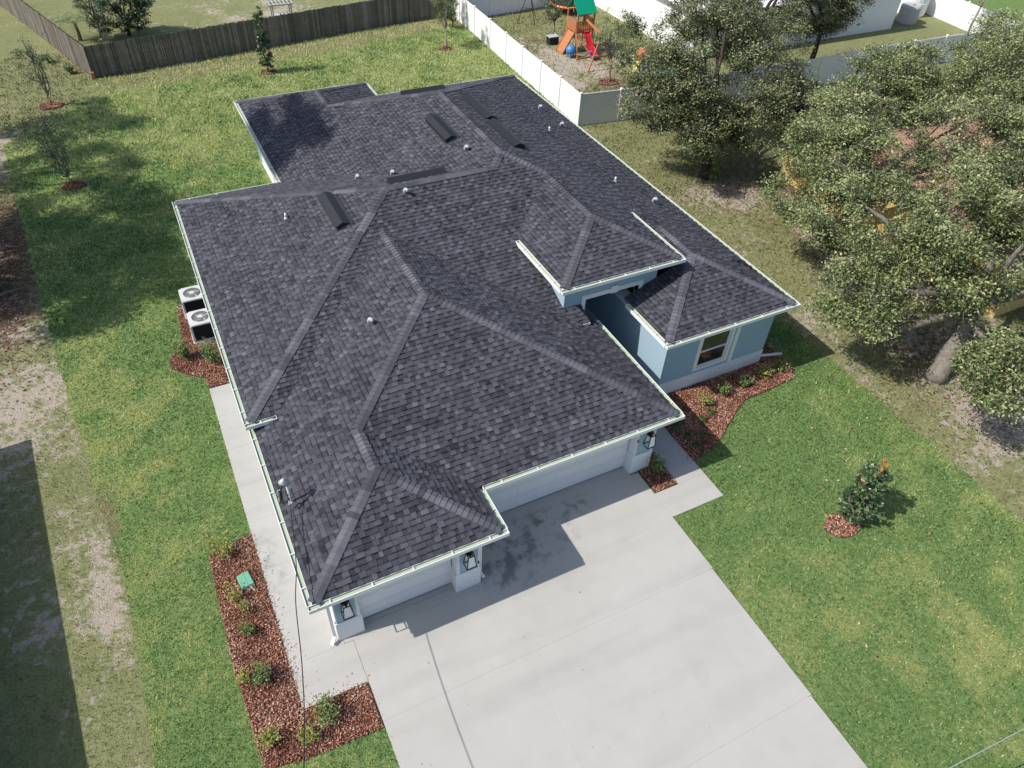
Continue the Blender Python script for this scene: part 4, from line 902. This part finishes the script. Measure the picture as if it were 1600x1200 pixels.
tree('bush', 'pale green bush with thin bare white stems behind the wooden fence', (-1.1, 48.2, 0), (-1.1, 48.2, 1.0), [(-1.2, 48.0, 1.6, 1.5, 1.1, 1.5, 60)], 'bark', 'leaf_dull', .07, 60, .13, 18, limbs=9, cr=.4, cat='bush')
for i in range(4):
    b = MB(); x = -.95+.16*i; b.tube([(x*.5-.6, 47.6, 0), (x, 47.5, 2.3), (x-.1+.1*i, 47.4, 4.2)], [.045, .03, .02], 6); o = b.build('bare_stem', 'whitewall', None, True); tag(o, 'thin bare white stem rising from the clump behind the wooden fence', 'stem', 'bare white stems behind the wooden fence')
tree('bush', 'dusty green bush on the bare soil at the far left edge', (-7.6, 20.2, 0), (-7.6, 20.2, .4), [(-7.7, 20.4, .8, .9, 1.3, .7, 40)], 'darkbark', 'leaf_dull', .04, 60, .10, 19, limbs=6, cr=.35, cat='bush')
for i, (x, y, l) in enumerate(((-4.4, 44.6, 'weedy clump beside the left run of the wooden fence'), (-3.3, 42.3, 'weedy clump near the wooden fence corner'))): shrub(x, y, .4, .5, 'leaf_dull', l, 260, .12, seed=60+i, cat='weed', name='weed_clump')
# fallen branches on the bare strip
for i, (a, b) in enumerate((((-8.2, 23.2), (-5.9, 22.9)), ((-7.8, 19.2), (-5.8, 19.9)), ((-8, 25.5), (-6.2, 25.1)))):
    m_ = MB(); m_.tube([(*a, .08), ((a[0]+b[0])/2, (a[1]+b[1])/2+.12, .14), (*b, .05)], [.045, .035, .012], 6); o = m_.build('fallen_branch', 'bark', None, True)
    tag(o, ['fallen branch beside the dusty bush at the left edge', 'fallen branch just below the dusty bush on bare soil', 'fallen branch farthest up the bare soil strip'][i], 'branch', 'branches on the bare strip')

# trees beyond the left edge of the picture, whose shade falls on the lawn and roof
for i, (x, y, h, r, n) in enumerate(((-11.5, 35.0, 8.5, 3.0, 46), (-12.3, 25.2, 9.5, 3.6, 95), (-11.8, 20.3, 8.6, 3.2, 85), (-16.6, 31.0, 13.2, 3.0, 34), (-15.2, 22.6, 12.6, 3.0, 34))):
    tree('shade_tree', ['tall tree beyond the left edge opposite the wooden fence corner', 'tall tree beyond the left edge opposite the leafy sapling', 'tall tree beyond the left edge opposite the dusty bush', 'very tall tree far beyond the left edge, farther back', 'very tall tree far beyond the left edge, nearer'][i],
         (x, y, 0), (x, y, h*.55), [(x, y, h, r, r, r*.75, int(n*1.5))], 'bark', 'leaf_oak', .2, 130, .2, 30+i, grp='trees beyond the left lot line', limbs=6, cr=.85)
tree('shade_tree', 'tallest thin tree beyond the left edge whose crown shades the roof', (-12.2, 24.5, 0), (-9.3, 24.0, 12.5), [(-7.0, 23.8, 16.6, 2.0, 3.6, 1.0, 130)], 'bark', 'leaf_oak', .2, 150, .2, 40, grp='trees beyond the left lot line', limbs=6, cr=.8)

# ---------------------------------------------------------------- fences
def vinyl(pts, label, h=1.83, end_posts=(1, 1), grp='white vinyl privacy fences'):
    r = empty('white_fence', (pts[0][0], pts[0][1], 0)); tag(r, label, 'fence', grp); o0 = Vector((pts[0][0], pts[0][1], 0))
    for i in range(len(pts)-1):
        a = Vector((*pts[i], 0))-o0; b = Vector((*pts[i+1], 0))-o0; d = (b-a).normalized(); a2 = a+d*.062; b2 = b-d*.062
        mb = MB(); U = Vector((0, 0, 1)); L = (b2-a2).length; nb = int(L/.28)
        for k in range(nb):
            mb.beam(a2+d*(L*k/nb+.002)+U*(h/2), a2+d*(L*(k+1)/nb-.004)+U*(h/2), .025, h-.22)
        mb.beam(a2+U*(h-.06), b2+U*(h-.06), .05, .11); mb.beam(a2+U*.07, b2+U*.07, .05, .14)
        mb.build('fence_panel', 'vinyl', r)
    for i, p in enumerate(pts):
        if (i == 0 and not end_posts[0]) or (i == len(pts)-1 and not end_posts[1]): continue
        q = Vector((*p, 0))-o0; mb = MB(); mb.box(q.x-.06, q.y-.06, 0, q.x+.06, q.y+.06, h+.04); mb.box(q.x-.075, q.y-.075, h+.04, q.x+.075, q.y+.075, h+.06)
        n = len(mb.v); mb.v += [(q.x-.07, q.y-.07, h+.06), (q.x+.07, q.y-.07, h+.06), (q.x+.07, q.y+.07, h+.06), (q.x-.07, q.y+.07, h+.06), (q.x, q.y, h+.12)]
        for f in ((0, 1, 4), (1, 2, 4), (2, 3, 4), (3, 0, 4)): mb.f.append(tuple(n+k for k in f)); mb.t.append(.5); mb.mi.append(0)
        mb.build('fence_post', 'vinyl', r)
    return r
vinyl([(21.82, 24.68), (21.93, 27.19), (22.02, 29.7), (22.12, 32.3), (22.24, 34.85), (22.40, 37.6), (22.53, 40.4), (22.66, 43.3), (22.7, 44.2)], 'sunlit white fence run from the house corner toward the back')
vinyl([(21.82, 24.68), (24.3, 24.42), (26.8, 24.25), (29.3, 24.2), (31.8, 24.2), (34.3, 24.2), (36.9, 24.2), (39.4, 24.25), (42.1, 24.3), (44.8, 24.35), (47.8, 24.3), (50.9, 24.25), (54, 24.0), (57, 23.9), (58.6, 23.8)], 'shaded white fence run passing behind the big oak', end_posts=(0, 1))
vinyl([(58.75, 23.9), (59.1, 26.5), (59.4, 29.2), (59.7, 31.9), (60.0, 34.6), (60.2, 37.3)], 'bright sunlit white fence at the top right corner', end_posts=(0, 1))
vinyl([(22.7, 43.4), (25.3, 43.7), (27.9, 44.0), (30.5, 44.4), (33.2, 44.8), (35.8, 45.2)], 'grey shaded white fence at the back of the play yard', end_posts=(0, 1))
def wood(a, b, label, h=1.83, side=1):
    r = empty('wooden_fence', (a[0], a[1], 0)); tag(r, label, 'fence', 'weathered wooden fences'); a3 = Vector((0, 0, 0)); b3 = Vector((b[0]-a[0], b[1]-a[1], 0)); L = b3.length; d = b3.normalized(); nn = Vector((-d.y, d.x, 0))*side
    np_ = int(L/2.4); st = L/np_; R = random.Random(int(L*10)); U = Vector((0, 0, 1))
    for i in range(np_):
        mb = MB(); nb = int(st/.145); bw = st/nb; pt = R.uniform(-.1, .1)
        for k in range(nb):
            t0 = i*st+k*bw+.004; t1 = t0+bw-.010; hh = h+R.uniform(-.03, .03); tn = .45+pt+R.uniform(-.28, .28); c = .03; of = nn*R.uniform(0, .008)
            prof = [(t0, 0), (t1, 0), (t1, hh-c), (t1-c, hh), (t0+c, hh), (t0, hh-c)]
            F_ = [d*p+U*z+of for p, z in prof]; B_ = [q-nn*.018 for q in F_]; mb.face(F_, tn); mb.face(B_[::-1], tn)
            for j in range(6): mb.face([F_[j], B_[j], B_[(j+1) % 6], F_[(j+1) % 6]], tn)
        for z in (.35, .95, 1.55): mb.beam(d*(i*st)+U*z-nn*.045, d*((i+1)*st)+U*z-nn*.045, .04, .08, .4)
        mb.build('fence_panel', 'oldwood', r)
    for i in range(np_+1):
        mb = MB(); p = d*(i*st)-nn*.11; mb.box(p.x-.045, p.y-.045, 0, p.x+.045, p.y+.045, h-.05, .35); mb.build('fence_post', 'oldwood', r)
    return r
wood((-2.05, 41.0), (22.6, 45.1), 'shaded weathered wooden fence along the back of the lawn', side=-1)
wood((-2.12, 41.0), (-9.2, 64.5), 'sunlit weathered wooden fence running away at top left', side=1)
b = MB(); b.box(-2.2, 40.78, 0, -2.02, 40.93, .42); tag(b.build('wood_stake', 'cedar'), 'short orange-brown stub at the wooden fence corner foot', 'stake')
# garden arbour with slatted top
ar = empty('arbour', (10.75, 47.6, 0)); tag(ar, 'pale slatted arbour bench standing behind the wooden fence', 'arbour')
b = MB()
for k in range(7): b.beam((-.78+.26*k, -.55, 1.22), (-.78+.26*k, .55, 1.22), .06, .05)
b.beam((-.85, -.35, 1.15), (.85, -.35, 1.15), .05, .08); b.beam((-.85, .35, 1.15), (.85, .35, 1.15), .05, .08); b.build('slatted_top', 'palegrey', ar)
for sx in (-.65, .65):
    for sy in (-.33, .33): b = MB(); b.box(sx-.04, sy-.04, 0, sx+.04, sy+.04, 1.12); b.build('post', 'palegrey', ar)
b = MB(); b.box(-.6, -.25, .42, .6, .25, .46); b.build('seat', 'palegrey', ar)

# ---------------------------------------------------------------- neighbouring houses
def hip_house(name, label, x0, y0, x1, y1, h, t, wm, rm_, ov=.4, gut=True):
    r = empty(name, ((x0+x1)/2, (y0+y1)/2, 0)); tag(r, label, 'house'); c = Vector(((x0+x1)/2, (y0+y1)/2, 0)); X = (x1-x0)/2; Y = (y1-y0)/2
    b = MB(); b.box(-X, -Y, 0, X, Y, h); wl = b.build('wall', wm, r)
    b = MB(); a, q = X+ov, Y+ov; z = h+.0; rr = min(a, q); zt = z+rr*t
    if a >= q: R1, R2 = (-(a-q), 0, zt), (a-q, 0, zt)
    else: R1, R2 = (0, -(q-a), zt), (0, q-a, zt)
    c4 = [(-a, -q, z), (a, -q, z), (a, q, z), (-a, q, z)]
    if a >= q: fs = [(c4[0], c4[1], R2, R1), (c4[1], c4[2], R2), (c4[2], c4[3], R1, R2), (c4[3], c4[0], R1)]
    else: fs = [(c4[0], c4[1], R1), (c4[1], c4[2], R2, R1), (c4[2], c4[3], R2), (c4[3], c4[0], R1, R2)]
    for f in fs: b.face(f)
    b.face([(p[0], p[1], z-.005) for p in c4[::-1]])
    b.build('roof', rm_, r)
    b = MB()
    b.box(-a-.03, -q-.03, z-.16, a+.03, -q-.002, z); b.box(-a-.03, q+.002, z-.16, a+.03, q+.03, z); b.box(-a-.03, -q, z-.16, -a-.002, q, z); b.box(a+.002, -q, z-.16, a+.03, q, z)
    b.build('fascia', 'white', r)
    return r
ch = hip_house('yellow_house', 'mustard yellow house with faded clay roof half hidden by oaks', 28.6, 2.6, 39, 15.5, 2.55, .36, 'yellow_wall', 'pinkroof', .35)
b = MB(); b.box(-5.24, -2.2, .9, -5.21, -1.2, 2.1); wf_ = b.build('window', 'white', ch); b = MB(); b.box(-5.26, -2.12, .98, -5.245, -1.28, 2.02); b.build('pane', 'glass', wf_)
wh = empty('white_house', (44.5, 45, 0)); tag(wh, 'big white-walled neighbour house behind the play yard and oaks', 'house')
b = MB(); b.box(-10.1, -14.1, 0, 9.2, 14, 3.0); b.build('wall', 'whitewall', wh)
b = MB(); b.face([(-10.6, -14.6, 3.0), (9.7, -14.6, 3.0), (4.5, -8, 4.6), (-5.5, -8, 4.6)]); b.face([(9.7, -14.6, 3.0), (9.7, 14.5, 3.0), (4.5, 8, 4.6), (4.5, -8, 4.6)]); b.face([(9.7, 14.5, 3), (-10.6, 14.5, 3), (-5.5, 8, 4.6), (4.5, 8, 4.6)]); b.face([(-10.6, 14.5, 3), (-10.6, -14.6, 3), (-5.5, -8, 4.6), (-5.5, 8, 4.6)]); b.face([(-5.5, -8, 4.6), (4.5, -8, 4.6), (4.5, 8, 4.6), (-5.5, 8, 4.6)])
b.face([(-10.6, -14.6, 2.99), (-10.6, 14.5, 2.99), (9.7, 14.5, 2.99), (9.7, -14.6, 2.99)]); b.build('roof', 'whitewall', wh)
b = MB(); b.box(-2, -14.14, 1.0, -.8, -14.105, 2.2); b.build('window', 'glass', wh)
b = MB(); b.box(10.2, -14.4, 0, 10.0, -14.3, 2.4)
for i, (x, y, rr, h, m, l) in enumerate(((56.1, 31.6, .75, 1.3, 'palegrey', 'blue-grey storage tub between the white house and the large tank'), (58.3, 33.2, 1.15, 1.9, 'whitewall', 'large white water tank beside the far white fence'))):
    o = empty('water_tank', (x, y, 0)); tag(o, l, 'tank'); b = MB(); b.lathe((0, 0, 0), [(rr*.93, 0), (rr, .1), (rr, h*.5), (rr*1.02, h*.52), (rr, h*.54), (rr, h*.92), (rr*.9, h)], 24); b.build('body', m, o, False)
    b = MB(); b.lathe((0, 0, h), [(rr*.3, -.02), (rr*.3, .08), (rr*.25, .1)], 16); b.build('lid', m, o)
nh = hip_house('neighbour_house', 'low house beyond the left edge whose straight shadow darkens the ground', -20, -9, -8.9, 10.9, 2.75, .3, 'whitewall', 'palegrey', .45); nh.rotation_euler = (0, 0, math.radians(4.3)); nh.location = (-14.0, .6, 0)

# ---------------------------------------------------------------- play yard
ps = empty('playset', (28.05, 35.3, 0)); ps.scale = (.88, .88, .92); tag(ps, 'wooden play tower with green canopy, red slide and swing beam', 'playset')
b = MB(); b.box(-.75, -.75, 1.42, .75, .75, 1.5); b.build('platform', 'cedar', ps)
for sx in (-.72, .72):
    for sy in (-.72, .72): b = MB(); b.box(sx-.05, sy-.05, 0, sx+.05, sy+.05, 2.75 if sy else 2.75); b.build('post', 'cedar', ps)
for (a, c, ax) in (((-.72, -.78), (.72, -.78), 0), ((.78, -.72), (.78, .72), 1)):
    b = MB(); b.beam((*a, 1.62), (*c, 1.62), .04, .08); b.beam((*a, 2.2), (*c, 2.2), .04, .08)
    for k in range(9): t = (k+.5)/9; x = a[0]+(c[0]-a[0])*t; y = a[1]+(c[1]-a[1])*t; b.box(x-.045 if ax == 0 else x-.015, y-.015 if ax == 0 else y-.045, 1.55, x+.045 if ax == 0 else x+.015, y+.015 if ax == 0 else y+.045, 2.25)
    b.build('railing', 'cedar', ps)
b = MB(); b.box(-.80, -.72, 1.5, -.77, .72, 2.3)
for k in range(7): b.box(-.83, -.7+.2*k, 1.5, -.81, -.53+.2*k, 2.3)
b.build('panel', 'cedar', ps)
b = MB(); b.face([(-.85, -.9, 2.75), (.85, -.9, 2.75), (.85, 0, 3.65), (-.85, 0, 3.65)]); b.face([(-.85, .9, 2.75), (.85, .9, 2.75), (.85, 0, 3.65), (-.85, 0, 3.65)])
o = b.build('canopy', 'green_plastic', ps); sd_ = o.modifiers.new('s', 'SOLIDIFY'); sd_.thickness = .03
b = MB(); b.beam((-.7, 0, 2.7), (-.7, 0, 3.6), .05); b.beam((.7, 0, 2.7), (.7, 0, 3.6), .05); b.beam((-.72, -.72, 2.7), (.72, -.72, 2.7), .05, .08); b.beam((-.72, .72, 2.7), (.72, .72, 2.7), .05, .08); b.build('canopy_frame', 'cedar', ps)
b = MB(); b.beam((-.75, -.5, 1.45), (-1.7, -.5, .0), .06, .1); b.beam((-.75, .5, 1.45), (-1.7, .5, 0), .06, .1)
b.face([(-.77, -.48, 1.4), (-.77, .48, 1.4), (-1.68, .48, .02), (-1.68, -.48, .02)]); b.build('climbing_ramp', 'cedar', ps)
b = MB(); b.beam((-.75, -.78, 1.4), (-1.2, -1.9, 0), .06, .1); b.beam((-.75, -.78, 1.4), (.2, -1.9, 0), .06, .1); b.beam((-1.2, -1.9, .06), (.6, -1.75, .06), .06, .1); b.build('front_brace', 'cedar', ps)
sl_ = MB(); prof = [(-.2, 1.48), (-.55, 1.25), (-1.0, .7), (-1.4, .45), (-1.75, .2), (-2.05, .18)]
for i in range(len(prof)-1):
    (y0, z0), (y1, z1) = prof[i], prof[i+1]
    y0 -= .5; y1 -= .5
    sl_.face([(-.15, y0, z0), (.35, y0, z0), (.35, y1, z1), (-.15, y1, z1)])
    for x in (-.15, .35): sl_.face([(x, y0, z0-.05), (x, y1, z1-.05), (x, y1, z1+.14), (x, y0, z0+.14)])
o = sl_.build('slide', 'red_plastic', ps); o.modifiers.new('s', 'SOLIDIFY').thickness = .03
b = MB(); b.beam((0, -.7, 2.35), (-.7, -4.1, 2.35), .1, .14); b.beam((-.7, -4.1, 2.35), (-1.65, -4.3, 0), .08); b.beam((-.7, -4.1, 2.35), (.45, -4.3, 0), .08); b.beam((-1.3, -4.2, .9), (.1, -4.2, .9), .06, .1); b.build('swing_beam', 'cedar', ps)
for k, t in enumerate((.45, .72)):
    x = -.7*t; y = -.7-3.4*t; b = MB(); b.tube([(x-.22, y, 2.3), (x-.22, y, .6)], .01, 5); b.tube([(x+.22, y, 2.3), (x+.22, y, .6)], .01, 5); sw = b.build('swing', 'cable', ps); b = MB(); b.box(x-.24, y-.1, .56, x+.24, y+.1, .6); b.build('swing_seat', 'blue_plastic', sw)
def toy(x, y, label, build, name='toy', cat='toy'):
    o = empty(name, (x, y, 0)); tag(o, label, cat); build(o); return o
def t1(o):
    b = MB(); b.lathe((0, 0, 0), [(.3, .3), (.34, .55), (.2, .75), (.02, .8)], 14); b.build('seat_shell', 'blue_plastic', o, True)
    for a in range(3): b = MB(); b.box(.2*math.cos(a*2.1)-.04, .2*math.sin(a*2.1)-.04, 0, .2*math.cos(a*2.1)+.04, .2*math.sin(a*2.1)+.04, .35); b.build('leg', 'blue_plastic', o)
toy(26.8, 34.2, 'small blue plastic ride-on toy at the play tower foot', t1, 'ride_on_toy')
def t2(o):
    b = MB(); b.beam((0, 0, 1.1), (-1.0, -.5, .1), .45, .04); b.beam((.2, -.2, 1.18), (-.85, -.72, .2), .04, .16); b.beam((-.2, .2, 1.18), (-1.25, -.3, .2), .04, .16); b.build('chute', 'yellow_plastic', o)
    b = MB(); b.box(.1, -.4, 0, .9, .5, 1.1); b.build('tower_base', 'blue_plastic', o)
    b = MB(); b.lathe((.5, .05, 1.1), [(.62, 0), (.62, .25), (.5, .6), (.2, .85), (.02, .9)], 18); b.build('dome_roof', 'orange_plastic', o, True)
toy(29.7, 30.4, 'plastic toy castle with orange dome and yellow slide under the oak leaves', t2, 'toy_castle').scale = (.75, .75, .75)
def t3(o):
    b = MB(); b.lathe((0, 0, 0), [(.85, 0), (.95, .12), (1.0, .3), (.85, .32), (.8, .2), (.05, .18)], 22); b.build('basin', 'teal_plastic', o, True)
    b = MB(); b.box(-.2, -.2, .185, .25, .15, .34); b.build('sand_toy', 'blue_plastic', o)
toy(31.6, 29.4, 'round teal plastic sandbox under the oak leaves', t3, 'sandbox')
def t4(o):
    b = MB(); b.box(-.35, -.25, 0, .35, .25, .5); b.build('tub', 'vent', o); b = MB(); b.box(-.38, -.28, .5, .38, .28, .55); b.build('lid', 'palegrey', o)
toy(26.9, 36.9, 'dark storage tub between the small tree and the play tower', t4, 'storage_tub', 'tub')
sw = empty('swing_frame', (27.2, 41.2, 0)); tag(sw, 'dark metal A-frame of a swing beyond the white fence', 'swing frame')
for (a, bb) in (((-.75, .3, 0), (0, 0, 2.4)), ((.35, -.5, 0), (0, 0, 2.4)), ((1.0, .5, 0), (.35, .9, 2.4))): b = MB(); b.tube([a, bb], .025, 6); b.build('leg', 'black', sw)
b = MB(); b.tube([(0, 0, 2.4), (.6, 2.6, 2.4)], .03, 6); b.tube([(-.4, .16, 1.1), (.2, -.25, 1.1)], .02, 6); b.build('crossbar', 'black', sw)
tp = empty('trampoline', (31.6, 42.9, 0)); tag(tp, 'low round dark trampoline with orange rim near the back fence', 'trampoline')
b = MB(); b.lathe((0, 0, .55), [(1.3, 0), (1.3, .04), (.01, .05)], 24); b.build('mat', 'black', tp)
b = MB(); b.tube([(1.42*math.cos(a), 1.42*math.sin(a), .6) for a in np.linspace(0, 2*PI, 33)], .09, 8); b.build('rim', 'orange_plastic', tp, True)
for k in range(4): b = MB(); b.tube([(1.35*math.cos(k*PI/2+.4), 1.35*math.sin(k*PI/2+.4), 0), (1.35*math.cos(k*PI/2+.4), 1.35*math.sin(k*PI/2+.4), .55)], .03, 6); b.build('leg', 'galv', tp)
